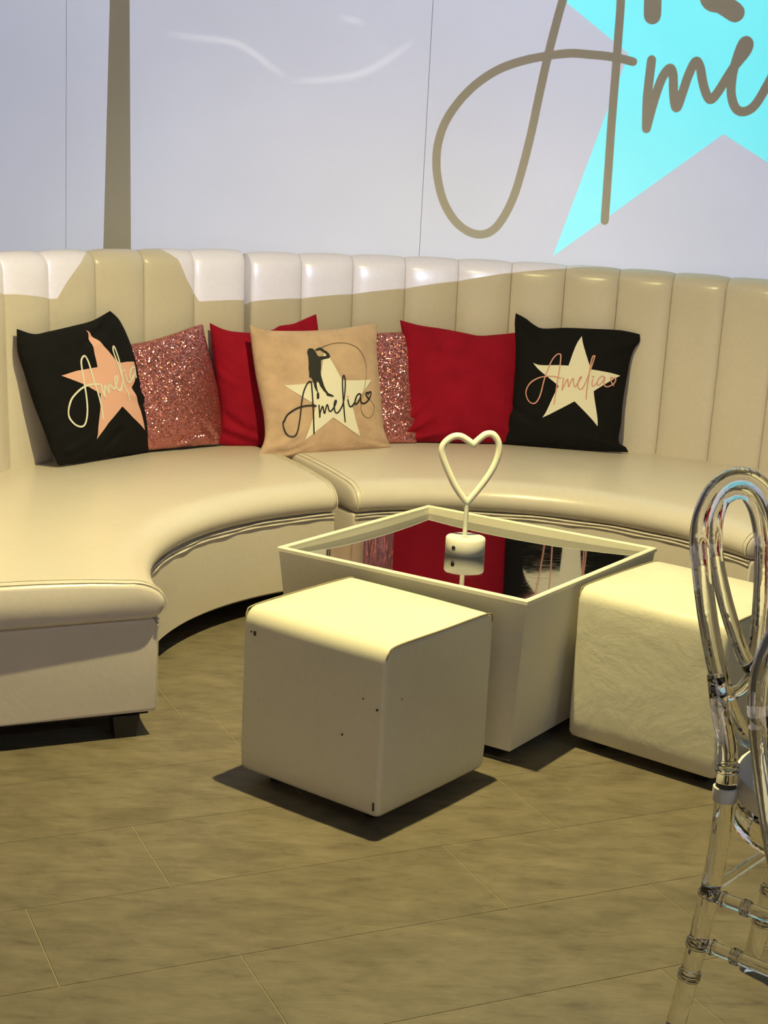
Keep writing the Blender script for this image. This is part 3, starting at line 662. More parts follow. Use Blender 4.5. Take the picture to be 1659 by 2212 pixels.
MB().box(-0.03, -0.03, bz1, 0.03, 0.03, ZC - LP[2]).build('ceiling_mount', 'projector_black', proj, smooth=0)
# slide: ground with a star shaped opening, the cyan star, the black strokes
gp = [Vector((p[0], p[1], 0)) for p in ap]
sp_ = [Vector((p[0], p[1], 0)) for p in WALL['star']]
t = tessellate_polygon([gp, sp_])
mk('slide_ground', [slide(p) for p in gp + sp_], [tuple(i) for i in t], 'slide_ground', proj, tuple(LP), smooth=0)
t = tessellate_polygon([sp_])
mk('slide_star', [slide(p) for p in sp_], [tuple(i) for i in t], 'slide_cyan', proj, tuple(LP), smooth=0)
sb = MB()
for i, s in enumerate(WALL['strokes']):
    V, Fs = ribbon2d(s, 0.034 if i == 0 else 0.037, 6)
    sb.add([slide(p, 0.0004 * KS / 0.05) for p in V], Fs)
for s, w in zip(WALL['feet'], (0.070, 0.078)):
    V, Fs = ribbon2d(s, w, 6)
    sb.add([slide(p, 0.0004) for p in V], Fs)
sb.build('slide_strokes', 'projector_black', proj, tuple(LP), smooth=0)
light('projector_lamp', 'POINT', tuple(LP), 2600.0, (1.0, 1.0, 1.0), shadow_soft_size=0.0001)

# added blocker in the beam, stem and dome shaped to cast the dark stripe
pd = empty('beam_blocker', (-0.105, 2.28, ZC))
tag(pd, 'dark stem and dome added in the projector beam to cast a shadow, out of view', 'lamp')
MB().lathe([(0.0, 0.0), (0.009, 0.0), (0.0155, 2.57 - ZC), (0.0225, 2.17 - ZC), (0.024, 2.09 - ZC), (0.0, 2.09 - ZC)], 20).build('stem', 'blocker_dark', pd)
MB().lathe([(0.0, 2.118 - ZC), (0.055, 2.115 - ZC), (0.078, 2.100 - ZC), (0.092, 2.07 - ZC), (0.118, 2.03 - ZC), (0.142, 1.985 - ZC), (0.137, 1.985 - ZC), (0.112, 2.03 - ZC), (0.0, 2.08 - ZC)], 32).build('blocker_dome', 'blocker_dark', pd)

# added slit box standing in for the faint reflected streaks on the wall
EP = np.array((-1.9, 1.2, 2.85))
ek = 0.04
fx_ = empty('streak_box', tuple(EP))
tag(fx_, 'small black slit box added to throw the wall streaks, out of view', 'lamp')
STREAKS = [([(-1.0004, 1.9737), (-0.9064, 1.9426), (-0.8323, 1.9677), (-0.7502, 2.0395)], 0.016), ([(-0.97, 1.975), (-0.85, 1.965), (-0.7107, 1.9558), (-0.6256, 1.9206), (-0.5587, 1.8736), (-0.4918, 1.8354)], 0.018),
           ([(-0.4536, 1.8156), (-0.3321, 1.8271), (-0.1835, 1.8597), (-0.0563, 1.9343), (0.0154, 1.9916)], 0.018), ([(-0.2771, 2.0716), (-0.1834, 2.0566)], 0.014)]


def eslide(p):
    return (EP[0] + ek * (p[0] - EP[0]), EP[1] + ek * (Y1 - EP[1]), EP[2] + ek * (p[1] - EP[2]))


holes = []
for s_, w_ in STREAKS[1:]:
    c_ = catmull(s_, 4)
    up_, dn_ = [], []
    for i_, p_ in enumerate(c_):
        t_ = c_[min(i_ + 1, len(c_) - 1)] - c_[max(i_ - 1, 0)]
        t_ = t_ / np.linalg.norm(t_)
        k_ = w_ / 2 * (0.12 + 0.88 * math.sin(math.pi * min(0.97, max(0.03, i_ / (len(c_) - 1)))) ** 0.7)
        up_.append((p_[0] - t_[1] * k_, p_[1] + t_[0] * k_))
        dn_.append((p_[0] + t_[1] * k_, p_[1] - t_[0] * k_))
    holes.append(up_ + dn_[::-1])
pl_ = [(-3.2, 0.4), (1.0, 0.4), (1.0, 3.6), (-3.2, 3.6)]
allp = [pl_] + holes
t = tessellate_polygon([[Vector((p[0], p[1], 0)) for p in L_] for L_ in allp])
flat_ = [p for L_ in allp for p in L_]
mk('slit_plate', [eslide(p) for p in flat_], [tuple(i) for i in t], 'projector_black', fx_, tuple(EP), smooth=0)
q0 = [eslide(p) for p in pl_]
q1 = [(p[0], EP[1] - 0.06, p[2]) for p in q0]
mk('housing', q0 + q1, [(4, 5, 6, 7), (0, 1, 5, 4), (1, 2, 6, 5), (2, 3, 7, 6), (3, 0, 4, 7)], 'projector_black', fx_, tuple(EP), smooth=0)
light('streak_box_light', 'POINT', tuple(EP), 260.0, (1.0, 0.93, 0.78), shadow_soft_size=0.0006)

# ------------------------------------------------------------------ curved sofa


def prof_cushion(rn, rb, zb=0.33, zt=0.437):
    zm = zb + 0.042
    pts = []
    for i in range(5):
        a = math.radians(270 - 22.5 * i)
        pts.append((rn + 0.040 + 0.040 * math.cos(a), zm + (zm - zb) * math.sin(a)))
    for i in range(1, 8):
        a = math.radians(180 - 90 / 7 * i)
        pts.append((rn + 0.105 + 0.105 * math.cos(a), zm + (zt - zm) * math.sin(a)))
    n = 9
    for i in range(1, n + 1):
        k = i / n
        pts.append((rn + 0.105 + k * (rb - rn - 0.105), zt + 0.016 * math.sin(math.pi * min(1, k * 1.05)) ** 0.8 if k < 0.95 else zt))
    pts.append((rb, zb))
    return pts


def revolve(prof, angs, insets):
    cx = sum(p[0] for p in prof) / len(prof)
    zmid = (min(p[1] for p in prof) + max(p[1] for p in prof)) / 2
    n = len(prof)
    V, Fs = [], []
    rmin, rmax = min(p[0] for p in prof), max(p[0] for p in prof)
    for a, d in zip(angs, insets):
        for r, z in prof:
            rr = r + d * max(-1, min(1, (cx - r) / 0.06))
            zz = z + d * max(-1, min(1, (zmid - z) / 0.04))
            V.append((rr * math.cos(a), rr * math.sin(a), zz))
    m = len(angs)
    for i in range(m - 1):
        for j in range(n):
            Fs.append((i * n + j, i * n + (j + 1) % n, (i + 1) * n + (j + 1) % n, (i + 1) * n + j))
    Fs.append(tuple(range(n))[::-1])
    Fs.append(tuple((m - 1) * n + j for j in range(n)))
    return V, Fs


def ends(a0, a1, n, e=(0.35, 0.9, 1.6), ins=(0.016, 0.006, 0.0015)):
    a0, a1 = math.radians(a0), math.radians(a1)
    s = 1 if a1 > a0 else -1
    lead = [0.0] + [math.radians(x) for x in e]
    angs = [a0 + s * x for x in lead] + [a0 + (a1 - a0) * (i / n) for i in range(1, n)] + [a1 - s * x for x in lead[::-1]]
    I = [ins[0], ins[1], ins[2], 0.0]
    return angs, I + [0.0] * (n - 1) + I[::-1]


def sofa_section(center, a_lo, a_hi, r_base, r_nose, r_b0, r_b1, ztop, npan, label, legs, end_in=0.3):
    e = empty('curved_sofa', (center[0], center[1], 0))
    tag(e, label, 'sofa', 'curved sofa sections by the wall')
    # upholstered base
    rb = r_b1 + 0.07
    pb = [(r_base + 0.006, 0.07), (r_base, 0.076), (r_base, 0.20), (r_base + 0.003, 0.318), (r_base + 0.012, 0.33), (rb, 0.33), (rb, 0.07)]
    angs, ins = ends(a_lo + 0.3, a_hi - end_in, 44, (0.12, 0.3, 0.6), (0.006, 0.002, 0.0005))
    base = mk('base', *revolve(pb, angs, ins), 'sofa_vinyl', e, smooth=35)
    # stitched corner of the base
    for aa in (a_hi - end_in - 0.12, a_hi - end_in - 0.7):
        a = math.radians(aa)
        MB().tube([((r_base - 0.0005) * math.cos(a), (r_base - 0.0005) * math.sin(a), z) for z in (0.074, 0.15, 0.25, 0.325)], 0.0013, 6).build('seam', 'piping_vinyl', base)
    # dark underside and short black legs
    pu = [(r_base + 0.02, 0.062), (rb - 0.01, 0.062), (rb - 0.01, 0.071), (r_base + 0.02, 0.071)]
    mk('underside', *revolve(pu, [math.radians(a_lo + 0.8 + (a_hi - end_in - a_lo - 1.6) * i / 40) for i in range(41)], [0.0] * 41), 'black_underside', e)
    for la, lr, s in legs:
        a = math.radians(la)
        c, sn = math.cos(a), math.sin(a)

        def P(r, t, z):
            return (r * c - t * sn, r * sn + t * c, z)
        tw, bw = 0.036, 0.028
        V = [P(lr - bw, -bw, 0), P(lr + bw, -bw, 0), P(lr + bw, bw, 0), P(lr - bw, bw, 0), P(lr - tw, -tw, 0.064), P(lr + tw, -tw, 0.064), P(lr + tw, tw, 0.064), P(lr - tw, tw, 0.064)]
        mk('leg', V, [(0, 3, 2, 1), (4, 5, 6, 7), (0, 1, 5, 4), (1, 2, 6, 5), (2, 3, 7, 6), (3, 0, 4, 7)], 'black_lacquer', e, smooth=0)
    # seat cushion with rounded ends and a welt round each end
    pc = prof_cushion(r_nose, r_b0 + 0.03)
    angs, ins = ends(a_lo, a_hi, 48)
    cu = mk('seat_cushion', *revolve(pc, angs, ins), 'sofa_vinyl', e, smooth=60)
    for aa, sg in ((a_lo, 1), (a_hi, -1)):
        for dd, rad in ((0.55, 0.0020), (1.5, 0.0014)):
            a = math.radians(aa + sg * dd)
            pts = []
            for r, z in pc[3:18]:
                nr = -0.002 if r < r_nose + 0.06 else 0
                pts.append(((r + nr + 0.001) * math.cos(a), (r + nr + 0.001) * math.sin(a), z + (0.0015 if z > 0.385 else -0.0005) - (0.004 if dd < 1 else 0.0)))
            pts = [tuple(p) for p in catmull(pts, 3)]
            MB().tube(pts, rad, 6).build('piping', 'piping_vinyl', cu)
    # loose folds of vinyl squeezed out between cushion and base
    for k in range(2):
        pts = []
        nst = 70
        for i in range(nst + 1):
            a = math.radians(a_lo + 0.6 + (a_hi - a_lo - 1.2) * i / nst)
            r = r_base + 0.001 + 0.002 * math.sin(i * 0.9 + k * 2) * math.sin(i * 0.23 + k)
            pts.append((r * math.cos(a), r * math.sin(a), 0.326 - 0.012 * (1 - k) + 0.0015 * math.sin(i * 0.5 + k)))
        MB().tube(pts, 0.0050, 8, flat=0.8).build('vinyl_fold', 'sofa_vinyl', e)
    # fluted back: one panel per channel
    step = (a_hi - a_lo) / npan
    pf = [(r_b0, 0.30), (r_b0, 0.45), (r_b0 + 0.3 * (r_b1 - r_b0), 0.65), (r_b0 + 0.65 * (r_b1 - r_b0), 0.88), (r_b0 + 0.95 * (r_b1 - r_b0), ztop - 0.10)]
    rc = 0.052
    for i in range(1, 9):
        a = math.radians(180 - 11.25 * i * 1.0)
        pf.append((r_b1 + rc + rc * math.cos(a), ztop - rc * 1.25 + rc * 1.25 * math.sin(a)))
    nfront = len(pf)
    pf += [(r_b1 + 0.085, ztop - 0.004), (r_b1 + 0.115, ztop - 0.03), (r_b1 + 0.12, ztop - 0.08), (r_b1 + 0.12, 0.09), (r_b1 + 0.06, 0.09)]
    nu = 12
    V, Fs = [], []
    n = len(pf)
    us = [-1, -0.985, -0.95, -0.88, -0.7, -0.4, 0, 0.4, 0.7, 0.88, 0.95, 0.985, 1]
    for u in us:
        b = 0.024 * (max(0.0, 1 - abs(u) ** 2.6)) ** 0.62
        a = math.radians(step / 2 * u * 0.9965)
        for j, (r, z) in enumerate(pf):
            if j < nfront:
                k = 1.0 if j < 5 else max(0.0, 1 - (j - 4) / 9.5)
                zk = 0 if j < 5 else min(1.0, (j - 4) / 6)
                rr, zz = r - b * k + 0.012, z + (b - 0.024) * 0.35 * zk
            else:
                rr, zz = r, z + (b - 0.024) * 0.35 * (1 if j < nfront + 2 else 0)
            V.append((rr * math.cos(a), rr * math.sin(a), zz))
    for i in range(len(us) - 1):
        for j in range(n):
            Fs.append((i * n + j, i * n + (j + 1) % n, (i + 1) * n + (j + 1) % n, (i + 1) * n + j))
    Fs.append(tuple(range(n))[::-1])
    Fs.append(tuple((len(us) - 1) * n + j for j in range(n)))
    first = None
    for i in range(npan):
        rz = math.radians(a_lo + step * (i + 0.5))
        if first is None:
            first = mk('back_panel', V, Fs, 'sofa_back_vinyl', e, smooth=50)
            o = first
        else:
            o = dup(first, e)
        o.location = (0, 0, 0)
        o.rotation_euler = (0, 0, rz)
    return e


CL, CR = (0.34, 4.30), (0.36, 4.38)
sofa_section(CL, 119.7, 206.0, 1.014, 0.996, 1.815, 1.84, 1.166, 13,
             'left cream vinyl curved sofa section whose end faces the camera', [(202.9, 1.095, 0), (202.4, 1.75, 0), (122, 1.12, 0), (122, 1.80, 0)], 1.0)
sofa_section(CR, 26.6, 120.3, 0.925, 0.905, 1.785, 1.81, 1.156, 14,
             'right cream vinyl curved sofa section under the projected star', [(116, 1.02, 0), (116, 1.76, 0), (30, 1.02, 0), (30, 1.76, 0)])

# ------------------------------------------------------------------ rounded cube stools


def rring(w, d, r, z, n=5, m=7, bulge=0.0):
    """Rounded rectangle ring centred at 0, with straight runs split so that they can bulge."""
    pts = []
    hw, hd = w / 2, d / 2
    cs = [(hw - r, -hd + r, -90), (hw - r, hd - r, 0), (-hw + r, hd - r, 90), (-hw + r, -hd + r, 180)]
    for i, (cx, cy, a0) in enumerate(cs):
        for k in range(n + 1):
            a = math.radians(a0 + 90 * k / n)
            pts.append([cx + r * math.cos(a), cy + r * math.sin(a)])
        nx, ny, na = cs[(i + 1) % 4]
        ea = math.radians(a0 + 90)
        p0 = (cx + r * math.cos(ea), cy + r * math.sin(ea))
        p1 = (nx + r * math.cos(math.radians(na)), ny + r * math.sin(math.radians(na)))
        for k in range(1, m):
            t = k / m
            b = bulge * math.sin(math.pi * t)
            pts.append([p0[0] + (p1[0] - p0[0]) * t + math.cos(ea) * b, p0[1] + (p1[1] - p0[1]) * t + math.sin(ea) * b])
    return [(p[0], p[1], z) for p in pts]


def stool(name, near, yaw, w, zb, zt, mat, label, seed, lean=0.0):
    c, s = math.cos(yaw), math.sin(yaw)
    cx = near[0] + (c - s) * w / 2
    cy = near[1] + (s + c) * w / 2
    e = empty(name, (cx, cy, 0), yaw)
    tag(e, label, 'stool', 'cube stools at the table')
    rnd = random.Random(seed)
    rt, h = 0.042, zt - zb
    lev = []
    for i in range(5):
        a = math.radians(18 * i)
        lev.append((zb + 0.014 * (1 - math.sin(a)), 0.014 * (1 - math.cos(a)) if i else 0.014, 0.0))
    lev = [(zb, 0.016, 0.0), (zb + 0.004, 0.007, 0.001), (zb + 0.014, 0.002, 0.003)]
    for i in range(1, 8):
        k = i / 8
        lev.append((zb + 0.014 + k * (h - 0.014 - rt), 0.001 * rnd.random() - lean * k, 0.006 * math.sin(math.pi * k) + 0.003))
    for i in range(7):
        a = math.radians(90 * i / 6)
        lev.append((zt - rt + rt * math.sin(a), rt * (1 - math.cos(a)) - lean, 0.004))
    ry = 0.009
    V, Fs = [], []
    rings = []
    for z, ins, b in lev:
        iy = ins
        if z > zt - rt:
            q = max(0.0, z - (zt - ry))
            iy = ry - math.sqrt(max(0.0, ry * ry - q * q)) - lean
        rings.append(rring(w - 2 * ins, w - 2 * iy, 0.013, z, bulge=b))
    # crowned top
    for k in (0.85, 0.6, 0.3):
        zz = zt + 0.014 * (1 - k * k)
        rings.append([(p[0] * k, p[1] * k, zz) for p in rings[len(lev) - 1]])
    n = len(rings[0])
    for r in rings:
        V += r
    for i in range(len(rings) - 1):
        for j in range(n):
            Fs.append((i * n + j, i * n + (j + 1) % n, (i + 1) * n + (j + 1) % n, (i + 1) * n + j))
    V.append((0, 0, zt + 0.0145))
    for j in range(n):
        Fs.append(((len(rings) - 1) * n + j, (len(rings) - 1) * n + (j + 1) % n, len(V) - 1))
    Fs.append(tuple(range(n))[::-1])
    body = mk('cover', V, Fs, mat, e, smooth=60)
    for sy in (-1, 1):
        q = w / 2 - 0.0015
        pp = [(-q + 0.006, sy * (q - 0.005), zt - 0.036), (-q + 0.012, sy * q, zt - 0.014), (-q + 0.042, sy * (q + 0.001), zt - 0.002), (0, sy * (q + 0.0035), zt - 0.001), (q - 0.042, sy * (q + 0.001), zt - 0.002), (q - 0.012, sy * q, zt - 0.014), (q - 0.006, sy * (q - 0.005), zt - 0.036)]
        MB().tube([tuple(p) for p in catmull(pp, 8)], 0.0022, 6).build('piping', 'dark_seam', e)
    fx = w / 2 - 0.07
    for sx in (-1, 1):
        for sy in (-1, 1):
            MB().lathe([(0.0, 0.0), (0.018, 0.0), (0.02, 0.006), (0.02, zb + 0.002), (0.0, zb + 0.002)], 16, (sx * fx, sy * fx, 0)).build('foot', 'black_lacquer', e)
    return e


st1 = stool('cube_stool', (0.022, 3.338), 0.920, 0.446, 0.03, 0.452, 'stool_vinyl', 'smooth cream cube stool standing free in front of the low table', 3, lean=-0.001)
for my, mz, ww, hh in ((0.180, 0.395, 0.0022, 0.0055), (0.192, 0.397, 0.0013, 0.0015), (-0.205, 0.300, 0.0022, 0.0022), (-0.110, 0.215, 0.0015, 0.0022), (-0.165, 0.318, 0.0013, 0.0013), (-0.208, 0.060, 0.0016, 0.0100)):
    xo = -0.223 - 0.0088 * math.cos(my / 0.21 * math.pi / 2) - 0.0005
    MB().box(xo - 0.0012, my - ww, mz - hh, xo + 0.008, my + ww, mz + hh).build('scuff_mark', 'socket_black', st1, smooth=0)
stool('cube_stool', (0.877, 3.675), 0.901, 0.446, 0.03, 0.452, 'stool_wrinkled_vinyl', 'wrinkled cream cube stool right of the table, partly behind the clear chair', 5)

# ------------------------------------------------------------------ low table with black mirror top
TN, TYAW, TW, TD, TZ = (0.374, 3.739), 0.990, 0.791, 0.797, 0.459
tc, ts = math.cos(TYAW), math.sin(TYAW)
tb = empty('low_table', (TN[0] + tc * TW / 2 - ts * TD / 2, TN[1] + ts * TW / 2 + tc * TD / 2, 0), TYAW)
TILT = -0.012
tb.matrix_basis = Matrix.Translation(tb.location) @ Matrix.Rotation(TILT, 4, 'X') @ Matrix.Rotation(TYAW, 4, 'Z')
tag(tb, 'square cream low table with a black mirror top', 'table')
hw, hd = TW / 2, TD / 2
tp = 0.042
zt = TZ - 0.012


def quadring(i0, i1, z):
    return [(-hw + i0, -hd + i0, z), (hw - i0, -hd + i0, z), (hw - i0, hd - i0, z), (-hw + i0, hd - i0, z)], [(-hw + i1, -hd + i1, z), (hw - i1, -hd + i1, z), (hw - i1, hd - i1, z), (-hw + i1, hd - i1, z)]


bo, bi = quadring(tp, tp + 0.012, 0.03)
to, ti = quadring(0.002, 0.014, zt)
for i in range(4):
    j = (i + 1) % 4
    V = [bo[i], bo[j], bi[j], bi[i], to[i], to[j], ti[j], ti[i]]
    mk('side_panel', V, [(0, 3, 2, 1), (4, 5, 6, 7), (0, 1, 5, 4), (1, 2, 6, 5), (2, 3, 7, 6), (3, 0, 4, 7)], 'table_vinyl', tb, smooth=0)
o1, i1 = quadring(-0.002, 0.014, zt)
o2, i2 = quadring(-0.002, 0.014, TZ - 0.003)
o3, i3 = quadring(0.001, 0.011, TZ)
for i in range(4):
    j = (i + 1) % 4
    V = [o1[i], o1[j], i1[j], i1[i], o2[i], o2[j], i2[j], i2[i], o3[i], o3[j], i3[j], i3[i]]
    mk('rim_bar', V, [(0, 3, 2, 1), (0, 1, 5, 4), (4, 5, 9, 8), (8, 9, 10, 11), (10, 9, 5, 6) if False else (11, 10, 6, 7), (7, 6, 2, 3), (1, 2, 6, 10, 9, 5), (0, 4, 8, 11, 7, 3)], 'rim_white', tb, smooth=30)
# the mirror sheet sags: a shallow dish, lower at the back


def mirror_z(lx, ly):
    wx = tb.location.x + tc * lx - ts * ly
    wy = tb.location.y + ts * lx + tc * ly
    z = 0.4286 + 0.055 * ((wx - 0.24) ** 2 + (wy - 4.29) ** 2) - 0.028 * (wy - 4.29)
    return z - TILT * (wy - tb.location.y)


NG = 40
gs = [math.sin(math.pi / 2 * (2 * i / NG - 1)) * 0.6 + 0.4 * (2 * i / NG - 1) for i in range(NG + 1)]
V, Fs = [], []
for dz in (0.0, -0.004):
    for i in range(NG + 1):
        for j in range(NG + 1):
            lx, ly = (hw - 0.0175) * gs[i], (hd - 0.0175) * gs[j]
            V.append((lx, ly, mirror_z(lx, ly) + dz))
m1 = NG + 1
for i in range(NG):
    for j in range(NG):
        q = (i * m1 + j, (i + 1) * m1 + j, (i + 1) * m1 + j + 1, i * m1 + j + 1)
        Fs += [q, tuple(k + m1 * m1 for k in q[::-1])]
for i in range(NG):
    for a_, b_ in ((i * m1, (i + 1) * m1), (i * m1 + NG, (i + 1) * m1 + NG), (i, i + 1), (NG * m1 + i, NG * m1 + i + 1)):
        Fs.append((a_, b_, b_ + m1 * m1, a_ + m1 * m1))
mk('mirror_top', V, Fs, 'black_glass', tb, smooth=30)
MB().box(-hw + 0.09, -hd + 0.09, 0.0055, hw - 0.09, hd - 0.09, 0.032).build('plinth', 'black_lacquer', tb, smooth=0)
MB().box(-hw + tp + 0.02, -hd + tp + 0.02, 0.0325, hw - tp - 0.02, hd - tp - 0.02, 0.038).build('bottom_board', 'black_underside', tb, smooth=0)

# ------------------------------------------------------------------ heart shaped neon lamp
LB = (0.2415, 4.345)
lz = 0.4274
la = empty('heart_lamp', (LB[0], LB[1], lz))
tag(la, 'white heart shaped neon lamp standing on the table', 'lamp')
MB().lathe([(0.0, 0.0), (0.0565, 0.0), (0.058, 0.002), (0.058, 0.045), (0.0555, 0.048), (0.0, 0.0483)], 40).build('lamp_base', 'lamp_white', la)
aa = math.radians(-128)
sk = MB().tube([(0.0575 * math.cos(aa), 0.0575 * math.sin(aa), 0.025), (0.0590 * math.cos(aa), 0.0590 * math.sin(aa), 0.025)], 0.0060, 16)
sk.build('socket', 'socket_black', la)
HP = [(0.2383, 0.5773), (0.2047, 0.6211), (0.1775, 0.6718), (0.1587, 0.7172), (0.1597, 0.7458), (0.1824, 0.7687), (0.2062, 0.7726), (0.2268, 0.7629), (0.2463, 0.749),
      (0.2626, 0.7661), (0.2817, 0.7806), (0.3031, 0.779), (0.3196, 0.7528), (0.3194, 0.716), (0.3023, 0.6701), (0.2719, 0.6218), (0.2383, 0.5773)]
yaw = math.radians(12)
hl = [((x - LB[0]) / math.cos(yaw), z - lz) for x, z in HP]
left = catmull(hl[:9], 6)
right = catmull(hl[8:], 6)
hp = [(x * math.cos(yaw), x * math.sin(yaw) * 0.6, z) for x, z in left[:-1] + right[:-1]]
MB().tube(hp, 0.0098, 12, closed=True).build('heart_tube', 'lamp_tube', la)
b0 = hp[0]
MB().tube([(b0[0], b0[1], b0[2] + 0.004), (b0[0], b0[1], b0[2] - 0.02), (b0[0], b0[1], 0.0475)], 0.0085, 12, flat=0.8).build('stem', 'lamp_tube', la)
MB().box(b0[0] - 0.008, b0[1] - 0.014, 0.0478, b0[0] + 0.012, b0[1] - 0.004, 0.0545).build('clip', 'lamp_tube', la, smooth=0)

# ------------------------------------------------------------------ pillows


def build_pillow(key, name, mat, label, star=None, letters=None, lw=0.0045, heart=None):
    d = PILLOWS[key]
    P = Pillow(d)
    NU = 52
    bc = (P.at(0.5, 0.0) + P.at(0.5, 0.0, -1)) / 2
    org = (float(bc[0]), float(bc[1]), float(bc[2]))
    # parameter rows are denser towards the seam
    tt = [0.5 - 0.5 * math.cos(math.pi * i / NU) for i in range(NU + 1)]
    V, Fs = [], []
    for side in (1, -1):
        for v in tt:
            for u in tt:
                V.append(P.at(u, v, side))
    n = NU + 1
    for s in (0, 1):
        for i in range(NU):
            for j in range(NU):
                q = (s * n * n + i * n + j, s * n * n + i * n + j + 1, s * n * n + (i + 1) * n + j + 1, s * n * n + (i + 1) * n + j)
                Fs.append(q if s == 0 else q[::-1])
    # weld the seam
    me = bpy.data.meshes.new(name)
    me.from_pydata([(float(p[0]) - org[0], float(p[1]) - org[1], float(p[2]) - org[2]) for p in V], [], Fs)
    bm = bmesh.new()
    bm.from_mesh(me)
    bmesh.ops.remove_doubles(bm, verts=bm.verts, dist=0.0006)
    bmesh.ops.recalc_face_normals(bm, faces=bm.faces)
    bm.to_mesh(me)
    bm.free()
    for p in me.polygons:
        p.use_smooth = True
    me.materials.append(MATS[mat])
    o = bpy.data.objects.new(name, me)
    COL.objects.link(o)
    o.location = org
    tag(o, label, 'pillow', 'pillows along the sofa')
    sx = float(np.linalg.norm(P.at(0.55, 0.5) - P.at(0.45, 0.5))) / 0.1
    sy = float(np.linalg.norm(P.at(0.5, 0.55) - P.at(0.5, 0.45))) / 0.1

    def lay(nm, V2, F2, m, off):
        return mk(nm, [P.at(min(max(p[0], 0.004), 0.996), min(max(p[1], 0.004), 0.996), 1, off) for p in V2], F2, m, o, org, smooth=60)
    pr = d.get('print')
    if not pr:
        return o
    V2, F2 = fill2d(pr['star'], 0.024)
    lay('star_print', V2, F2, star, 0.0022)
    if 'figure' in pr:
        V2, F2 = fill2d(pr['figure'], 0.024)
        lay('figure_print', V2, F2, 'print_black', 0.0030)
        V2, F2 = ribbon2d([(p[0] * sx, p[1] * sy) for p in pr['cord'][0]], 0.0016, 6)
        lay('cord_print', [(p[0] / sx, p[1] / sy) for p in V2], F2, 'print_cord', 0.0030)
    L = MB()
    for st in pr['letters']:
        V2, F2 = ribbon2d([(p[0] * sx, p[1] * sy) for p in st], lw, 6)
        L.add([(p[0] / sx, p[1] / sy, 0) for p in V2], F2)
    lay('lettering', L.v, L.f, letters, 0.0036)
    V2, F2 = fill2d(pr['heart'], 0.05)
    lay('heart_print', V2, F2, heart, 0.0036)
    return o


build_pillow('sequin_left', 'sequin_pillow', 'sequin_rose', 'rose gold sequin pillow beside the leftmost black pillow')
build_pillow('sequin_mid', 'sequin_pillow', 'sequin_rose', 'rose gold sequin pillow mostly hidden behind the beige pillow')
build_pillow('red_left', 'velvet_pillow', 'velvet_red', 'red velvet pillow half hidden behind the beige pillow')
build_pillow('red_right', 'velvet_pillow', 'velvet_red', 'plain red velvet pillow leaning beside the right black pillow')
build_pillow('beige', 'printed_pillow', 'velvet_beige', 'beige velvet pillow with cream star, singer silhouette and black Amelia lettering', 'print_white', 'print_black', 0.0056, 'print_pink')
build_pillow('black_left', 'printed_pillow', 'velvet_black', 'black velvet pillow with pink star and white Amelia lettering', 'print_pink', 'print_pale', 0.0068, 'print_pale')
build_pillow('black_right', 'printed_pillow', 'velvet_black', 'black velvet pillow with white star and pink Amelia lettering', 'print_white', 'print_rose', 0.0048, 'print_rose')

# ------------------------------------------------------------------ clear resin chairs with oval double-hoop backs


def yrec(z):
    return -0.012 - 0.22 * max(0.0, z - 0.53)


def ring_at(mb, p, ax, r, th=0.0035):
    ax = Vector(ax).normalized()
    u = ax.orthogonal().normalized()
    w = ax.cross(u)
    pts = [Vector(p) + (u * math.cos(2 * math.pi * i / 20) + w * math.sin(2 * math.pi * i / 20)) * r for i in range(20)]
    mb.tube(pts, th, 6, closed=True)


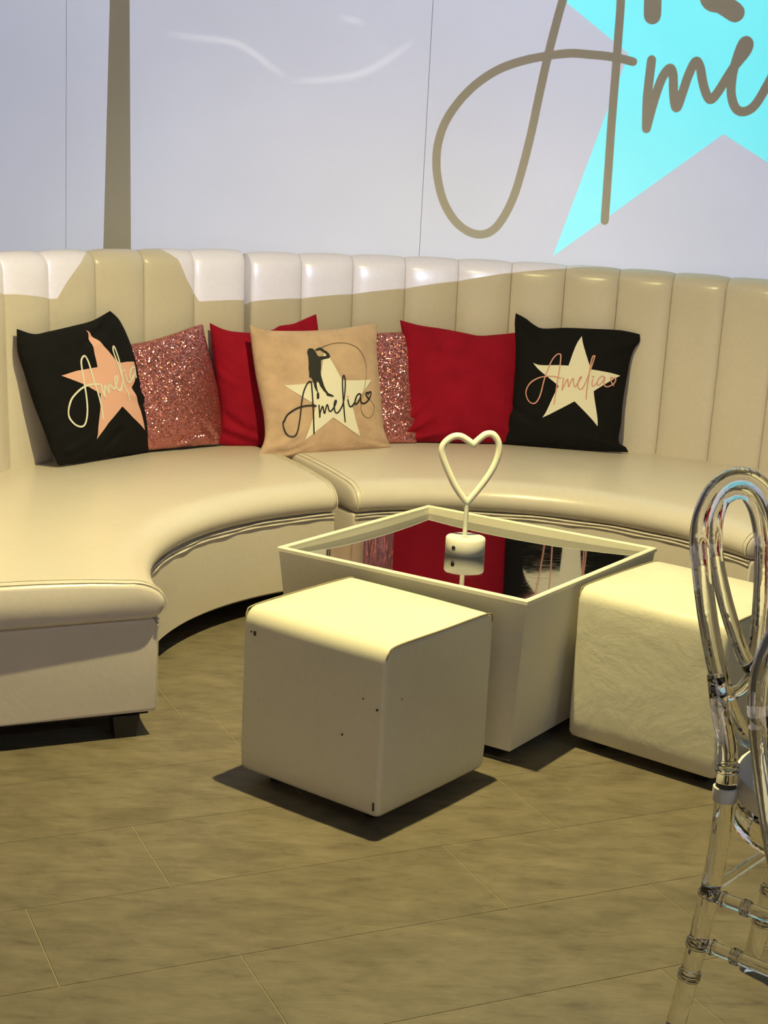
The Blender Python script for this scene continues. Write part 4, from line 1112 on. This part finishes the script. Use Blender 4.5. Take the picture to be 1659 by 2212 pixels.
def clear_chair(loc, facing_deg, label):
    e = empty('clear_chair', (loc[0], loc[1], 0), math.radians(facing_deg - 90))
    tag(e, label, 'chair', 'clear resin chairs')
    G = 'clear_resin'
    lg = 0.145
    # outer hoop
    pts = []
    for i in range(72):
        a = 2 * math.pi * i / 72
        s = math.sin(a)
        if s >= 0:
            z, x = 0.905 + 0.108 * s, 0.148 * math.cos(a)
        else:
            z, x = 0.905 + 0.365 * s, 0.148 * math.copysign((1 - abs(s) ** 2.4) ** 0.5, math.cos(a))
        pts.append((x, yrec(z), z))
    MB().tube(pts, 0.0175, 16, closed=True).build('outer_hoop', G, e)
    # inner hoop, pointed at the bottom
    half = [(0.0, 0.668), (0.026, 0.702), (0.056, 0.765), (0.080, 0.84), (0.088, 0.895), (0.076, 0.945), (0.045, 0.977), (0.0, 0.986)]
    L_ = catmull(half, 6)
    full = [(p[0], yrec(p[1]) - 0.004, p[1]) for p in L_] + [(-p[0], yrec(p[1]) - 0.004, p[1]) for p in L_[-2:0:-1]]
    MB().tube(full, 0.0140, 14, closed=True).build('inner_hoop', G, e)
    # arc that carries the inner hoop
    arc = [(-0.132, 0.675), (-0.105, 0.650), (-0.060, 0.642), (0.0, 0.655), (0.060, 0.642), (0.105, 0.650), (0.132, 0.675)]
    MB().tube([(p[0], yrec(p[1]), p[1]) for p in catmull(arc, 5)], 0.0115, 10).build('back_arc', G, e)
    # rear legs with rings
    for s in (-1, 1):
        path = [(s * 0.136, yrec(0.69), 0.69), (s * 0.141, -0.028, 0.63), (s * lg, -0.004, 0.56), (s * lg, 0, 0.485), (s * lg, 0, 0.40), (s * lg, -0.008, 0.30), (s * lg, -0.020, 0.20), (s * lg, -0.034, 0.10), (s * lg, -0.050, 0.0)]
        cp = catmull(path, 5)
        rad = [0.0150 + 0.0030 * min(1, i / 10) for i in range(len(cp))]
        leg = MB().tube(cp, rad, 14).build('rear_leg', G, e)
        for z, k in ((0.535, 0.0200), (0.525, 0.0200), (0.285, 0.0200), (0.186, 0.0200), (0.178, 0.0200), (0.118, 0.0198), (0.110, 0.0198)):
            i = min(range(len(cp)), key=lambda q: abs(cp[q][2] - z))
            j = min(i + 1, len(cp) - 1)
            f = 0 if cp[i][2] == cp[j][2] else (cp[i][2] - z) / (cp[i][2] - cp[j][2])
            p = cp[i] + (cp[j] - cp[i]) * f
            rb = MB()
            ring_at(rb, p, cp[min(i + 1, len(cp) - 1)] - cp[i - 1], k - 0.002)
            rb.build('ring', G, leg)
        # front legs
        fl_ = [(s * 0.150, 0.30, 0.45), (s * 0.152, 0.302, 0.25), (s * 0.155, 0.305, 0.0)]
        MB().tube(catmull(fl_, 4), 0.0165, 14).build('front_leg', G, e)
        # side stretchers
        for z, yo in ((0.285, -0.009), (0.186, -0.021)):
            a, b = (s * lg, yo, z), (s * 0.152, 0.302, z + 0.0)
            st = MB().tube([a, b], 0.0115, 12).build('side_stretcher', G, e)
            ax = Vector(b) - Vector(a)
            for k in (0.09, 0.22, 0.235, 0.25, 0.75, 0.77):
                rg = MB()
                ring_at(rg, Vector(a) + ax * k, ax, 0.0120)
                rg.build('ring', G, st)
    MB().tube([(-lg, -0.012, 0.290), (lg, -0.012, 0.290)], 0.0095, 12).build('rear_stretcher', G, e)
    MB().tube([(-0.152, 0.302, 0.25), (0.152, 0.302, 0.25)], 0.0105, 12).build('front_stretcher', G, e)
    # seat ring with a square apron, cushion on top held by straps
    MB().lathe([(0.150, 0.0), (0.176, -0.002), (0.180, 0.0), (0.180, 0.046), (0.150, 0.050), (0.150, 0.0)], 40, (0, 0.150, 0.408)).build('seat_ring', G, e)
    MB().lathe([(0.0, 0.0), (0.165, 0.0), (0.186, 0.010), (0.194, 0.030), (0.188, 0.052), (0.165, 0.066), (0.10, 0.074), (0.0, 0.077)], 40, (0, 0.155, 0.459)).build('seat_cushion', 'cushion_white', e)
    for s in (-1, 1):
        st = MB().lathe([(0.0185, 0.0), (0.0215, 0.001), (0.0228, 0.014), (0.0222, 0.026), (0.0185, 0.027), (0.0185, 0.0)], 20, (s * lg, 0.0, 0.468))
        st.build('strap', 'strap_white', e)
    return e


clear_chair((0.719, 2.647), -39.7, 'clear resin chair showing its oval back beside the wrinkled stool')
clear_chair((0.637, 1.813), -39.7, 'clear resin chair nearest the camera, cut by the right edge')
